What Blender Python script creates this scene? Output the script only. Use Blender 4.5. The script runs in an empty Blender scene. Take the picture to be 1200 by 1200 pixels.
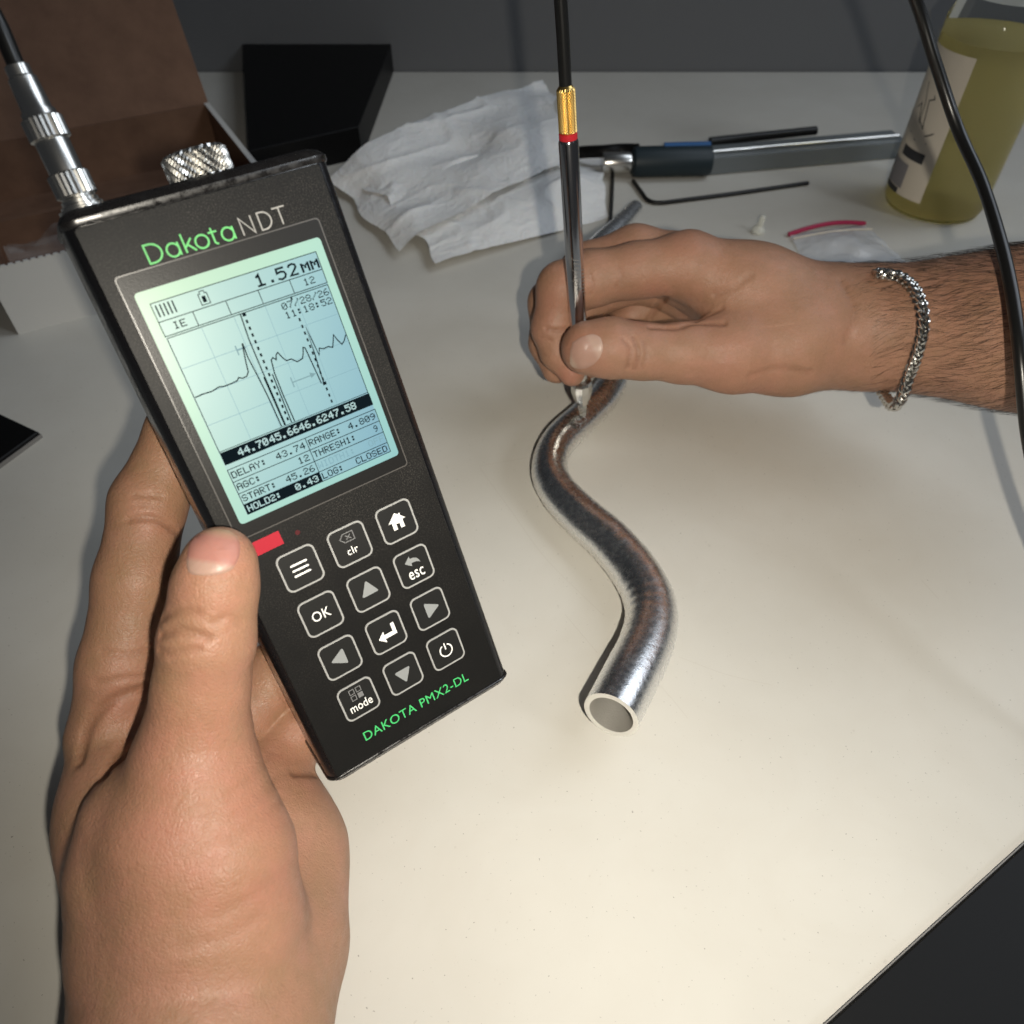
import bpy, math, random
import numpy as np
from mathutils import Vector, Matrix

random.seed(7)
rng = np.random.default_rng(7)
SC = bpy.context.scene
COL = SC.collection
S = 0.001                                   # everything below is written in millimetres

# ------------------------------------------------------------------ camera
PITCH = math.radians(47.0)
CAMH = 280.0
FPX = 903.0                                 # focal length in pixels of a 1200 px wide frame
cam_d = bpy.data.cameras.new('camera')
cam_d.sensor_width = 36.0
cam_d.lens = FPX / 1200 * 36.0
cam_d.clip_start = 0.01
cam_d.clip_end = 20
cam_d.dof.use_dof = True
cam_d.dof.focus_distance = 0.262
cam_d.dof.aperture_fstop = 17.0
cam = bpy.data.objects.new('camera', cam_d)
COL.objects.link(cam)
cam.location = (0, 0, CAMH * S)
cam.rotation_euler = (math.pi / 2 - PITCH, 0, 0)
SC.camera = cam

# ------------------------------------------------------------------ world, lamps, exposure
W = bpy.data.worlds.new('World')
SC.world = W
W.use_nodes = True
W.node_tree.nodes['Background'].inputs[0].default_value = (0.88, 0.93, 1.0, 1)
W.node_tree.nodes['Background'].inputs[1].default_value = 0.03

CR = np.array([1.0, 0, 0])
CF = np.array([0, math.cos(PITCH), -math.sin(PITCH)])
CU = np.array([0, math.sin(PITCH), math.cos(PITCH)])
CAM = np.array([0, 0, CAMH])


def cam2w(c):
    c = np.asarray(c, float)
    return CAM + c[0] * CR - c[1] * CU + c[2] * CF


def P(x, y, d):
    """point seen at pixel (x, y) of the 1200 px frame, d millimetres deep"""
    return cam2w(((x - 600) / FPX * d, (y - 600) / FPX * d, d))


def Z(x, y, z=0.0):
    """point seen at pixel (x, y) lying z millimetres above the desk"""
    ray = (x - 600) / FPX * CR - (y - 600) / FPX * CU + CF
    return CAM + ray * ((z - CAMH) / ray[2])


def aim(o, target):
    o.rotation_euler = (Vector(target) - o.location).to_track_quat('-Z', 'Y').to_euler()


# the phone's flash, beside the lens
fl = bpy.data.lights.new('flash', 'SPOT')
fl.shadow_soft_size = 0.0035
fl.spot_size = math.radians(112)
fl.spot_blend = 1.0
fl.energy = 5.9
fl.color = (1.0, 0.93, 0.80)
flo = bpy.data.objects.new('flash', fl)
COL.objects.link(flo)
flo.location = cam2w((27, 16, -34)) * S
aim(flo, Z(790, 660) * S)
# the room lamp, overhead to the right
rl = bpy.data.lights.new('room_lamp', 'AREA')
rl.shape = 'DISK'
rl.size = 0.42
rl.energy = 5.6
rl.color = (0.86, 0.93, 1.0)
rlo = bpy.data.objects.new('room_lamp', rl)
COL.objects.link(rlo)
rlo.location = (1.42, -0.40, 1.22)
aim(rlo, (0.0, 0.35, 0.0))
# the ceiling light further back, seen as the cool streaks on the tube
cl = bpy.data.lights.new('ceiling_light', 'AREA')
cl.shape = 'RECTANGLE'
cl.size = 1.1
cl.size_y = 1.6
cl.energy = 16.0
cl.color = (0.82, 0.90, 1.0)
clo = bpy.data.objects.new('ceiling_light', cl)
COL.objects.link(clo)
clo.location = (1.40, 0.86, 1.46)
aim(clo, (0.05, 0.25, 0.0))

SC.view_settings.view_transform = 'Standard'
SC.view_settings.look = 'None'
SC.view_settings.gamma = 1
SC.view_settings.exposure = 0
SC.view_settings.use_curve_mapping = False
SC.cycles.max_bounces = 8
SC.cycles.use_denoising = True


# ------------------------------------------------------------------ materials
def _lin(c):
    return tuple(((v / 255) / 12.92 if v / 255 <= 0.04045 else ((v / 255 + 0.055) / 1.055) ** 2.4) for v in c)


def mat(name, base, rough=0.5, metal=0.0, spec=0.5, coat=0.0, coat_rough=0.1, sss=0.0, sss_radius=(0.003, 0.0012, 0.0006),
        emit=None, emit_strength=0.0, trans=0.0, alpha=1.0, ior=1.45):
    m = bpy.data.materials.new(name)
    m.use_nodes = True
    b = m.node_tree.nodes['Principled BSDF']
    i = b.inputs
    i['Base Color'].default_value = (*base, 1)
    i['Roughness'].default_value = rough
    i['Metallic'].default_value = metal
    i['Specular IOR Level'].default_value = spec
    i['Coat Weight'].default_value = coat
    i['Coat Roughness'].default_value = coat_rough
    i['IOR'].default_value = ior
    i['Transmission Weight'].default_value = trans
    i['Alpha'].default_value = alpha
    if sss:
        i['Subsurface Weight'].default_value = sss
        i['Subsurface Radius'].default_value = sss_radius
        i['Subsurface Scale'].default_value = 1.0
    if emit:
        i['Emission Color'].default_value = (*emit, 1)
        i['Emission Strength'].default_value = emit_strength
    return m


def nd(m, typ, **kw):
    n = m.node_tree.nodes.new(typ)
    for k, v in kw.items():
        setattr(n, k, v)
    return n


def lk(m, a, b):
    m.node_tree.links.new(a, b)


def bsdf(m):
    return m.node_tree.nodes['Principled BSDF']


def coords(m):
    return nd(m, 'ShaderNodeTexCoord').outputs['Object']


def noise(m, scale, detail=3.0, rough=0.55, vec=None, dist=0.0):
    n = nd(m, 'ShaderNodeTexNoise')
    n.inputs['Scale'].default_value = scale
    n.inputs['Detail'].default_value = detail
    n.inputs['Roughness'].default_value = rough
    n.inputs['Distortion'].default_value = dist
    lk(m, vec if vec is not None else coords(m), n.inputs['Vector'])
    return n.outputs['Fac']


def ramp(m, fac, stops, interp='LINEAR'):
    r = nd(m, 'ShaderNodeValToRGB')
    r.color_ramp.interpolation = interp
    e = r.color_ramp.elements
    while len(e) < len(stops):
        e.new(0.5)
    for k, (p, c) in enumerate(stops):
        e[k].position = p
        e[k].color = (*c, 1) if len(c) == 3 else c
    lk(m, fac, r.inputs[0])
    return r.outputs[0]


def g(v):
    return (v, v, v)


def mixc(m, fac, a, b, mode='MIX'):
    n = nd(m, 'ShaderNodeMix', data_type='RGBA', blend_type=mode)
    for sock, val in ((n.inputs[0], fac), (n.inputs[6], a), (n.inputs[7], b)):
        if isinstance(val, (int, float)):
            sock.default_value = val
        elif isinstance(val, tuple):
            sock.default_value = (*val, 1)
        else:
            lk(m, val, sock)
    return n.outputs[2]


def math_(m, op, a, b=0.0):
    n = nd(m, 'ShaderNodeMath', operation=op)
    for k, val in enumerate((a, b)):
        if isinstance(val, (int, float)):
            n.inputs[k].default_value = val
        else:
            lk(m, val, n.inputs[k])
    return n.outputs[0]


def bump(m, height, strength=0.3, dist=0.0003, normal=None):
    b = nd(m, 'ShaderNodeBump')
    b.inputs['Strength'].default_value = strength
    b.inputs['Distance'].default_value = dist
    lk(m, height, b.inputs['Height'])
    if normal is not None:
        lk(m, normal, b.inputs['Normal'])
    return b.outputs[0]


def setin(m, name, out):
    lk(m, out, bsdf(m).inputs[name])


# desk laminate
M_desk = mat('desk_laminate', (0.6, 0.6, 0.55), 0.4, spec=0.3)
_v = coords(M_desk)
c1 = ramp(M_desk, noise(M_desk, 9, 4, 0.6, _v), [(0.3, (0.545, 0.525, 0.475)), (0.7, (0.60, 0.58, 0.53))])
specks = ramp(M_desk, noise(M_desk, 420, 2, 0.5, _v), [(0.70, g(0)), (0.76, g(1))])
c2 = mixc(M_desk, math_(M_desk, 'MULTIPLY', specks, 0.22), c1, (0.32, 0.29, 0.25))
smear = ramp(M_desk, noise(M_desk, 22, 6, 0.7, _v, 1.2), [(0.42, g(0)), (0.72, g(1))])
c2 = mixc(M_desk, math_(M_desk, 'MULTIPLY', smear, 0.16), c2, (0.50, 0.455, 0.39))
dirt = ramp(M_desk, noise(M_desk, 900, 2, 0.5, _v), [(0.715, g(0)), (0.75, g(1))])
c3 = mixc(M_desk, math_(M_desk, 'MULTIPLY', dirt, 0.55), c2, (0.10, 0.085, 0.07))
setin(M_desk, 'Base Color', c3)
setin(M_desk, 'Roughness', ramp(M_desk, noise(M_desk, 14, 5, 0.65, _v), [(0.3, g(0.36)), (0.75, g(0.5))]))
setin(M_desk, 'Normal', bump(M_desk, noise(M_desk, 160, 4, 0.6, _v), 0.05, 0.0004))

M_wall = mat('wall_paint', (0.16, 0.165, 0.175), 0.85)
setin(M_wall, 'Normal', bump(M_wall, noise(M_wall, 260, 3), 0.15, 0.0006))

# gauge
M_alu_black = mat('black_gloss', (0.006, 0.006, 0.007), 0.22, spec=0.6)
setin(M_alu_black, 'Roughness', ramp(M_alu_black, noise(M_alu_black, 260, 5, 0.7), [(0.35, g(0.13)), (0.72, g(0.36))]))
M_cap = mat('cap_gloss', (0.010, 0.009, 0.009), 0.2, spec=0.8)
setin(M_cap, 'Roughness', ramp(M_cap, noise(M_cap, 340, 5, 0.75), [(0.35, g(0.12)), (0.68, g(0.5))]))
M_plate = mat('front_plate', (0.022, 0.021, 0.020), 0.46, spec=0.22)
_v = coords(M_plate)
dust = ramp(M_plate, noise(M_plate, 2700, 2, 0.6, _v), [(0.50, g(0)), (0.74, g(1))])
_s = nd(M_plate, 'ShaderNodeSeparateXYZ')
lk(M_plate, _v, _s.inputs[0])
_up = ramp(M_plate, math_(M_plate, 'MULTIPLY_ADD', _s.outputs[1], 7.0), [(0.0, g(0.10)), (0.55, g(0.62))])
haze_ = ramp(M_plate, noise(M_plate, 60, 4, 0.6, _v), [(0.35, g(0.15)), (0.75, g(0.8))])
setin(M_plate, 'Base Color', mixc(M_plate, math_(M_plate, 'MULTIPLY', dust, math_(M_plate, 'MULTIPLY', haze_, _up)), (0.0065, 0.0064, 0.0062), (0.16, 0.145, 0.125)))
setin(M_plate, 'Normal', bump(M_plate, noise(M_plate, 2600, 2, 0.5, _v), 0.35, 0.00008))
M_lens = mat('lens_plate', (0.0085, 0.0082, 0.008), 0.36, spec=0.32)
setin(M_lens, 'Normal', bump(M_lens, noise(M_lens, 2600, 2, 0.5), 0.3, 0.00008))
M_lensedge = mat('lens_edge', (0.075, 0.07, 0.065), 0.3, spec=0.8)
M_key = mat('key_rubber', (0.010, 0.010, 0.0095), 0.42, spec=0.45)
M_ring = mat('key_ring_print', (0.30, 0.30, 0.29), 0.5)
M_white = mat('white_print', (0.80, 0.79, 0.75), 0.5)
M_greyicon = mat('grey_print', (0.235, 0.245, 0.245), 0.5)
M_dimicon = mat('dim_print', (0.16, 0.16, 0.16), 0.5)
M_green = mat('green_print', (0.055, 0.47, 0.14), 0.5)
M_logogrey = mat('logo_grey_print', (0.36, 0.35, 0.33), 0.5)
M_green_lit = mat('lit_green_print', (0.14, 0.58, 0.17), 0.5)  # brighter copy of the green print, stronger flash light put into its colour
M_red = mat('red_sticker', (0.36, 0.012, 0.026), 0.5, spec=0.3)
M_led = mat('led_lens', (0.075, 0.018, 0.020), 0.25)
M_lcd = mat('lcd_lit', (0.02, 0.03, 0.03), 0.35)
_g = nd(M_lcd, 'ShaderNodeSeparateXYZ')
lk(M_lcd, coords(M_lcd), _g.inputs[0])
# back light: greener along its left and top rim, bluer at the lower right
fx = math_(M_lcd, 'MULTIPLY', math_(M_lcd, 'ADD', _g.outputs[0], 0.0247), 1 / 0.0476)
fy = math_(M_lcd, 'MULTIPLY', math_(M_lcd, 'SUBTRACT', 0.064, _g.outputs[1]), 1 / 0.0613)
fmix = math_(M_lcd, 'ADD', math_(M_lcd, 'MULTIPLY', fx, 0.62), math_(M_lcd, 'MULTIPLY', fy, 0.38))
fmix = math_(M_lcd, 'ADD', fmix, math_(M_lcd, 'MULTIPLY', math_(M_lcd, 'SUBTRACT', noise(M_lcd, 60, 2), 0.5), 0.12))
lcdc = ramp(M_lcd, fmix, [(0.0, _lin((196, 228, 204))), (0.22, _lin((188, 224, 212))), (0.55, _lin((160, 204, 207))), (1.0, _lin((122, 173, 196)))])
setin(M_lcd, 'Emission Color', lcdc)
bsdf(M_lcd).inputs['Emission Strength'].default_value = 0.88
M_lcd_rim = mat('lcd_rim_lit', (0.02, 0.03, 0.03), 0.35)
_g = nd(M_lcd_rim, 'ShaderNodeSeparateXYZ')
lk(M_lcd_rim, coords(M_lcd_rim), _g.inputs[0])
fx = math_(M_lcd_rim, 'MULTIPLY', math_(M_lcd_rim, 'ADD', _g.outputs[0], 0.0247), 1 / 0.0476)
fy = math_(M_lcd_rim, 'MULTIPLY', math_(M_lcd_rim, 'SUBTRACT', 0.064, _g.outputs[1]), 1 / 0.0613)
fmix = math_(M_lcd_rim, 'ADD', math_(M_lcd_rim, 'MULTIPLY', fx, 0.45), math_(M_lcd_rim, 'MULTIPLY', fy, 0.55))
setin(M_lcd_rim, 'Emission Color', ramp(M_lcd_rim, fmix, [(0.0, _lin((196, 228, 190))), (0.45, _lin((178, 222, 200))), (1.0, _lin((142, 196, 196)))]))
bsdf(M_lcd_rim).inputs['Emission Strength'].default_value = 0.95
M_ink = mat('lcd_ink', (0.003, 0.006, 0.009), 0.9, spec=0.0)
M_ink_grey = mat('lcd_ink_grey', (0.02, 0.03, 0.03), 0.5, emit=_lin((92, 136, 145)), emit_strength=1.0)
M_ink_faint = mat('lcd_ink_faint', (0.02, 0.03, 0.03), 0.5, emit=_lin((108, 154, 168)), emit_strength=1.0)
M_ink_lit = mat('lcd_ink_lit', (0.02, 0.03, 0.03), 0.5, emit=_lin((170, 205, 205)), emit_strength=0.9)

# metals
M_alu = mat('tube_aluminium', (0.80, 0.80, 0.81), 0.24, metal=1.0)
_v = coords(M_alu)
setin(M_alu, 'Roughness', ramp(M_alu, noise(M_alu, 420, 5, 0.7, _v), [(0.3, g(0.19)), (0.75, g(0.36))]))
setin(M_alu, 'Base Color', ramp(M_alu, noise(M_alu, 900, 4, 0.7, _v), [(0.3, g(0.80)), (0.65, g(0.90))]))
setin(M_alu, 'Normal', bump(M_alu, noise(M_alu, 1100, 4, 0.75, _v), 0.30, 0.00018, bump(M_alu, noise(M_alu, 260, 4, 0.65, _v), 0.22, 0.0006)))
M_alu_cut = mat('tube_cut_edge', (0.85, 0.84, 0.80), 0.42, metal=0.7)
setin(M_alu_cut, 'Normal', bump(M_alu_cut, noise(M_alu_cut, 1500, 3), 0.5, 0.0003))
M_alu_in = mat('tube_inside', (0.62, 0.60, 0.56), 0.5, metal=0.75)
setin(M_alu_in, 'Normal', bump(M_alu_in, noise(M_alu_in, 1200, 4, 0.7), 0.6, 0.0003))
M_steel = mat('polished_steel', (0.62, 0.61, 0.62), 0.13, metal=1.0)
M_steel_mark = mat('engraved_mark', (0.30, 0.29, 0.28), 0.5, metal=0.6)
M_nickel = mat('nickel', (0.70, 0.69, 0.66), 0.25, metal=1.0)
M_gold = mat('gold_knurl', (0.80, 0.56, 0.20), 0.28, metal=1.0)
M_redring = mat('red_ring', (0.52, 0.02, 0.03), 0.35)
M_tipglass = mat('clear_plastic_tip', (0.60, 0.60, 0.56), 0.12, trans=0.75, ior=1.49)
M_chain = mat('chain_steel', (0.64, 0.63, 0.60), 0.2, metal=1.0)
M_cable = mat('black_cable', (0.008, 0.008, 0.008), 0.3, spec=0.55)

# skin
def skin(name, a, b, hairy=False):
    m = mat(name, a, 0.44, spec=0.42, sss=0.10, sss_radius=(0.0030, 0.0012, 0.0006))
    v = coords(m)
    blot = ramp(m, noise(m, 95, 4, 0.62, v), [(0.32, g(0)), (0.70, g(1))])
    c = mixc(m, blot, a, b)
    red = nd(m, 'ShaderNodeAttribute', attribute_name='redness').outputs['Fac']
    c = mixc(m, math_(m, 'MULTIPLY', math_(m, 'MULTIPLY', red, math_(m, 'ADD', 0.55, math_(m, 'MULTIPLY', blot, 0.45))), 0.75), c, (b[0] * 0.98, b[1] * 0.70, b[2] * 0.72))
    cre_ = nd(m, 'ShaderNodeAttribute', attribute_name='crease_shade').outputs['Fac']
    c = mixc(m, math_(m, 'MULTIPLY', cre_, 0.5), c, (a[0] * 0.62, a[1] * 0.46, a[2] * 0.42))  # carved lines painted darker and redder: fold shade put into the skin colour
    blot2 = ramp(m, noise(m, 38, 3, 0.5, v), [(0.35, g(0)), (0.68, g(1))])
    c = mixc(m, math_(m, 'MULTIPLY', blot2, 0.35), c, (a[0] * 1.12, a[1] * 1.14, a[2] * 1.02))
    fine = ramp(m, noise(m, 900, 3, 0.6, v), [(0.25, g(0)), (0.8, g(1))])
    c = mixc(m, math_(m, 'MULTIPLY', fine, 0.3), c, (a[0] * 0.72, a[1] * 0.66, a[2] * 0.62))
    setin(m, 'Base Color', c)
    vo = nd(m, 'ShaderNodeTexVoronoi', feature='DISTANCE_TO_EDGE')
    vo.inputs['Scale'].default_value = 950
    warp = nd(m, 'ShaderNodeVectorMath', operation='ADD')
    nz = nd(m, 'ShaderNodeTexNoise')
    nz.inputs['Scale'].default_value = 500
    lk(m, v, nz.inputs['Vector'])
    sc = nd(m, 'ShaderNodeVectorMath', operation='SCALE')
    sc.inputs['Scale'].default_value = 0.0012
    lk(m, nz.outputs['Color'], sc.inputs[0])
    lk(m, v, warp.inputs[0])
    lk(m, sc.outputs[0], warp.inputs[1])
    lk(m, warp.outputs[0], vo.inputs['Vector'])
    n1 = bump(m, noise(m, 210, 4, 0.65, v), 0.34, 0.0009)
    n2 = bump(m, math_(m, 'MINIMUM', vo.outputs['Distance'], 0.25), 0.38, 0.0006, n1)
    vo2 = nd(m, 'ShaderNodeTexVoronoi', feature='DISTANCE_TO_EDGE')
    vo2.inputs['Scale'].default_value = 340
    lk(m, warp.outputs[0], vo2.inputs['Vector'])
    n2 = bump(m, math_(m, 'MINIMUM', vo2.outputs['Distance'], 0.12), 0.35, 0.0008, n2)
    setin(m, 'Normal', n2)
    setin(m, 'Roughness', ramp(m, noise(m, 300, 3, 0.6, v), [(0.3, g(0.42)), (0.7, g(0.58))]))
    return m


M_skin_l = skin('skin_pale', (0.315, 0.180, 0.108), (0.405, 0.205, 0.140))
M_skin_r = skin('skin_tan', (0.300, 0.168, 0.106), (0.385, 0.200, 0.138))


def nail_mat(name, base, lun, tip):
    m = mat(name, base, 0.38, spec=0.4, sss=0.1)
    v = nd(m, 'ShaderNodeAttribute', attribute_name='along').outputs['Fac']
    setin(m, 'Base Color', ramp(m, v, [(0.0, lun), (0.20, lun), (0.30, base), (0.72, base), (0.90, tip), (1.0, tip)]))
    setin(m, 'Normal', bump(m, noise(m, 400, 2), 0.08, 0.0003))
    return m


M_nail_l = nail_mat('nail_pink', (0.38, 0.175, 0.140), (0.40, 0.255, 0.20), (0.41, 0.26, 0.165))
M_nail_r = nail_mat('nail_tan', (0.375, 0.225, 0.175), (0.43, 0.29, 0.23), (0.50, 0.40, 0.31))
M_hair = mat('dark_hair', (0.016, 0.010, 0.007), 0.45)

# background things
M_card_in = mat('brown_card', (0.20, 0.105, 0.06), 0.8)
setin(M_card_in, 'Base Color', ramp(M_card_in, noise(M_card_in, 35, 5, 0.65), [(0.3, (0.135, 0.070, 0.042)), (0.7, (0.20, 0.108, 0.066))]))
M_card_white = mat('white_card', (0.62, 0.61, 0.58), 0.7)
M_film = mat('clear_film', (0.75, 0.72, 0.70), 0.16, trans=0.0, alpha=0.16)
M_paper = mat('white_paper', (0.80, 0.80, 0.79), 0.9, spec=0.2, sss=0.05)
setin(M_paper, 'Normal', bump(M_paper, noise(M_paper, 330, 5, 0.65), 0.5, 0.0010, bump(M_paper, noise(M_paper, 70, 5, 0.6, None, 1.5), 0.4, 0.004)))
M_black = mat('black_plastic', (0.005, 0.005, 0.0052), 0.45, spec=0.18)
M_rim = mat('pale_rim', (0.20, 0.19, 0.18), 0.35)
M_teal = mat('dark_teal_grip', (0.010, 0.020, 0.026), 0.5)
M_blue = mat('blue_stripe', (0.02, 0.10, 0.28), 0.45)
M_greytube = mat('smoky_plastic', (0.17, 0.19, 0.20), 0.25, alpha=0.80)
M_steel_dark = mat('black_oxide', (0.012, 0.012, 0.012), 0.4, metal=0.3)
M_bag = mat('bag_film', (0.70, 0.72, 0.76), 0.18, alpha=0.5)
setin(M_bag, 'Normal', bump(M_bag, noise(M_bag, 110, 3), 0.5, 0.002))
M_bagzip = mat('red_zip', (0.36, 0.02, 0.07), 0.4)
M_label = mat('cream_label', (0.62, 0.56, 0.47), 0.6)
M_labelink = mat('label_ink', (0.03, 0.03, 0.035), 0.6)
M_labelgrey = mat('label_grey', (0.22, 0.21, 0.22), 0.6)
M_bottle = mat('bottle_clear', (0.95, 0.95, 0.90), 0.06, trans=1.0, ior=1.12)
M_liquid = bpy.data.materials.new('amber_liquid')
M_liquid.use_nodes = True
_n = M_liquid.node_tree.nodes
_n.clear()
_out = _n.new('ShaderNodeOutputMaterial')
_df = _n.new('ShaderNodeBsdfDiffuse')
_df.inputs[0].default_value = (0.56, 0.51, 0.29, 1)
_tl = _n.new('ShaderNodeBsdfTranslucent')
_tl.inputs[0].default_value = (0.82, 0.74, 0.42, 1)
_tp = _n.new('ShaderNodeBsdfTransparent')
_tp.inputs[0].default_value = (0.90, 0.82, 0.50, 1)
_m1 = _n.new('ShaderNodeMixShader')
_m1.inputs[0].default_value = 0.5
_m2 = _n.new('ShaderNodeMixShader')
_m2.inputs[0].default_value = 0.42
lk(M_liquid, _df.outputs[0], _m1.inputs[1])
lk(M_liquid, _tl.outputs[0], _m1.inputs[2])
lk(M_liquid, _m1.outputs[0], _m2.inputs[1])
lk(M_liquid, _tp.outputs[0], _m2.inputs[2])
lk(M_liquid, _m2.outputs[0], _out.inputs[0])
M_cap_white = mat('white_cap', (0.6, 0.6, 0.58), 0.4)
M_clearbit = mat('clear_nub', (0.80, 0.80, 0.72), 0.2, alpha=0.55)
M_gel = mat('couplant_gel', (0.85, 0.85, 0.82), 0.04, trans=1.0, ior=1.36)
M_pencil = mat('pencil_line', (0.50, 0.47, 0.42), 0.7)


# ------------------------------------------------------------------ mesh helpers
def mesh_np(name, V, F, smooth=True):
    """fast mesh from numpy: V (n,3) in mm, F (m,3|4)"""
    V = np.asarray(V, np.float32) * S
    F = np.asarray(F, np.int32)
    me = bpy.data.meshes.new(name)
    me.vertices.add(len(V))
    me.vertices.foreach_set('co', V.ravel())
    n = F.shape[1]
    me.loops.add(F.size)
    me.loops.foreach_set('vertex_index', F.ravel())
    me.polygons.add(len(F))
    me.polygons.foreach_set('loop_start', np.arange(0, F.size, n, dtype=np.int32))
    me.polygons.foreach_set('loop_total', np.full(len(F), n, np.int32))
    me.polygons.foreach_set('use_smooth', np.full(len(F), smooth, bool))
    me.update(calc_edges=True)
    me.validate()
    return me


class MB:
    """collects shapes into one mesh (mm)"""

    def __init__(self):
        self.v, self.f = [], []

    def add(self, V, F):
        o = len(self.v)
        self.v.extend([tuple(p) for p in V])
        self.f.extend([tuple(i + o for i in q) for q in F])
        return self

    def box(self, x0, x1, y0, y1, z0, z1):
        V = [(x, y, z) for x in (x0, x1) for y in (y0, y1) for z in (z0, z1)]
        return self.add(V, [(0, 1, 3, 2), (4, 6, 7, 5), (0, 4, 5, 1), (2, 3, 7, 6), (0, 2, 6, 4), (1, 5, 7, 3)])

    def prism(self, poly, z0, z1, bevel=0.0):
        """extrude a CCW polygon; optional inset on the top"""
        n = len(poly)
        rings = [[(x, y, z0) for x, y in poly]]
        if bevel:
            rings.append([(x, y, z1 - bevel) for x, y in poly])
            rings.append([(x, y, z1) for x, y in inset(poly, bevel)])
        else:
            rings.append([(x, y, z1) for x, y in poly])
        V = [p for r in rings for p in r]
        F = []
        for k in range(len(rings) - 1):
            for i in range(n):
                j = (i + 1) % n
                F.append((k * n + i, k * n + j, (k + 1) * n + j, (k + 1) * n + i))
        F.append(tuple(reversed(range(n))))
        F.append(tuple((len(rings) - 1) * n + i for i in range(n)))
        return self.add(V, F)

    def flat(self, poly, z):
        return self.add([(x, y, z) for x, y in poly], [tuple(range(len(poly)))])

    def ring(self, outer, inner, z0, z1):
        n = len(outer)
        V = [(x, y, z0) for x, y in outer] + [(x, y, z1) for x, y in outer] + [(x, y, z1) for x, y in inner] + [(x, y, z0) for x, y in inner]
        F = []
        for k in range(3):
            for i in range(n):
                j = (i + 1) % n
                F.append((k * n + i, k * n + j, (k + 1) * n + j, (k + 1) * n + i))
        return self.add(V, F)

    def line(self, pts, w, z, closed=False):
        """a ribbon of width w along a 2-D polyline, mitred"""
        pts = [np.array(p, float) for p in pts]
        n = len(pts)
        L, R = [], []
        for i in range(n):
            a = pts[(i - 1) % n] if (closed or i > 0) else None
            b = pts[(i + 1) % n] if (closed or i < n - 1) else None
            d1 = (pts[i] - a) if a is not None else None
            d2 = (b - pts[i]) if b is not None else None
            d1 = d1 / (np.linalg.norm(d1) + 1e-9) if d1 is not None else None
            d2 = d2 / (np.linalg.norm(d2) + 1e-9) if d2 is not None else None
            if d1 is None:
                nn, s = np.array([-d2[1], d2[0]]), 1
            elif d2 is None:
                nn, s = np.array([-d1[1], d1[0]]), 1
            else:
                t = d1 + d2
                t = t / (np.linalg.norm(t) + 1e-9)
                nn = np.array([-t[1], t[0]])
                s = 1 / max(0.45, abs(nn @ np.array([-d1[1], d1[0]])))
            L.append(pts[i] + nn * w / 2 * s)
            R.append(pts[i] - nn * w / 2 * s)
        V = [(p[0], p[1], z) for p in L] + [(p[0], p[1], z) for p in R]
        F = [(n + i, n + (i + 1) % n, (i + 1) % n, i) for i in range(n if closed else n - 1)]
        return self.add(V, F)

    def sweep(self, pts, rad, n=16, cap=True, squash=None):
        V, F = sweep_np(pts, rad, n, squash)
        F = [tuple(q) for q in F]
        m = len(pts)
        if cap:
            F.append(tuple(reversed(range(n))))
            F.append(tuple((m - 1) * n + i for i in range(n)))
        return self.add(V, F)

    def lathe(self, prof, o, ax, n=28, wob=None):
        """revolve (radius, height) pairs about axis ax from point o"""
        o, ax = np.array(o, float), np.array(ax, float)
        ax = ax / np.linalg.norm(ax)
        t = np.array([1.0, 0, 0]) if abs(ax[0]) < 0.8 else np.array([0, 1.0, 0])
        u = np.cross(ax, t)
        u /= np.linalg.norm(u)
        v = np.cross(ax, u)
        V, F = [], []
        for k, (r, hgt) in enumerate(prof):
            for i in range(n):
                a = 2 * math.pi * i / n
                rr = r * (1 + (wob(k, i) if wob else 0))
                V.append(o + ax * hgt + (u * math.cos(a) + v * math.sin(a)) * rr)
        for k in range(len(prof) - 1):
            for i in range(n):
                j = (i + 1) % n
                F.append((k * n + i, k * n + j, (k + 1) * n + j, (k + 1) * n + i))
        F.append(tuple(reversed(range(n))))
        F.append(tuple((len(prof) - 1) * n + i for i in range(n)))
        return self.add(V, F)

    def mesh(self, name, smooth=False, origin=(0, 0, 0)):
        me = bpy.data.meshes.new(name)
        o = np.array(origin, float)
        me.from_pydata([tuple((np.array(p) - o) * S) for p in self.v], [], self.f)
        if smooth:
            me.polygons.foreach_set('use_smooth', np.ones(len(me.polygons), bool))
            me.set_sharp_from_angle(angle=math.radians(38))
        me.update()
        return me


def sweep_np(pts, rad, n=16, squash=None):
    pts = np.asarray(pts, float)
    m = len(pts)
    rad = np.broadcast_to(np.asarray(rad, float), (m,))
    T = np.gradient(pts, axis=0)
    T /= np.linalg.norm(T, axis=1)[:, None] + 1e-12
    up = np.array([0, 0, 1.0]) if abs(T[0][2]) < 0.9 else np.array([1.0, 0, 0])
    N = up - T[0] * (up @ T[0])
    N /= np.linalg.norm(N)
    V = np.zeros((m, n, 3))
    ang = np.arange(n) * 2 * math.pi / n
    for i in range(m):
        if i:
            N = N - T[i] * (N @ T[i])
            N /= np.linalg.norm(N)
        B = np.cross(T[i], N)
        sq = 1.0 if squash is None else squash[i]
        V[i] = pts[i] + rad[i] * (np.cos(ang)[:, None] * N * sq + np.sin(ang)[:, None] * B)
    F = []
    for i in range(m - 1):
        for j in range(n):
            k = (j + 1) % n
            F.append((i * n + j, i * n + k, (i + 1) * n + k, (i + 1) * n + j))
    return V.reshape(-1, 3), np.array(F)


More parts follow.
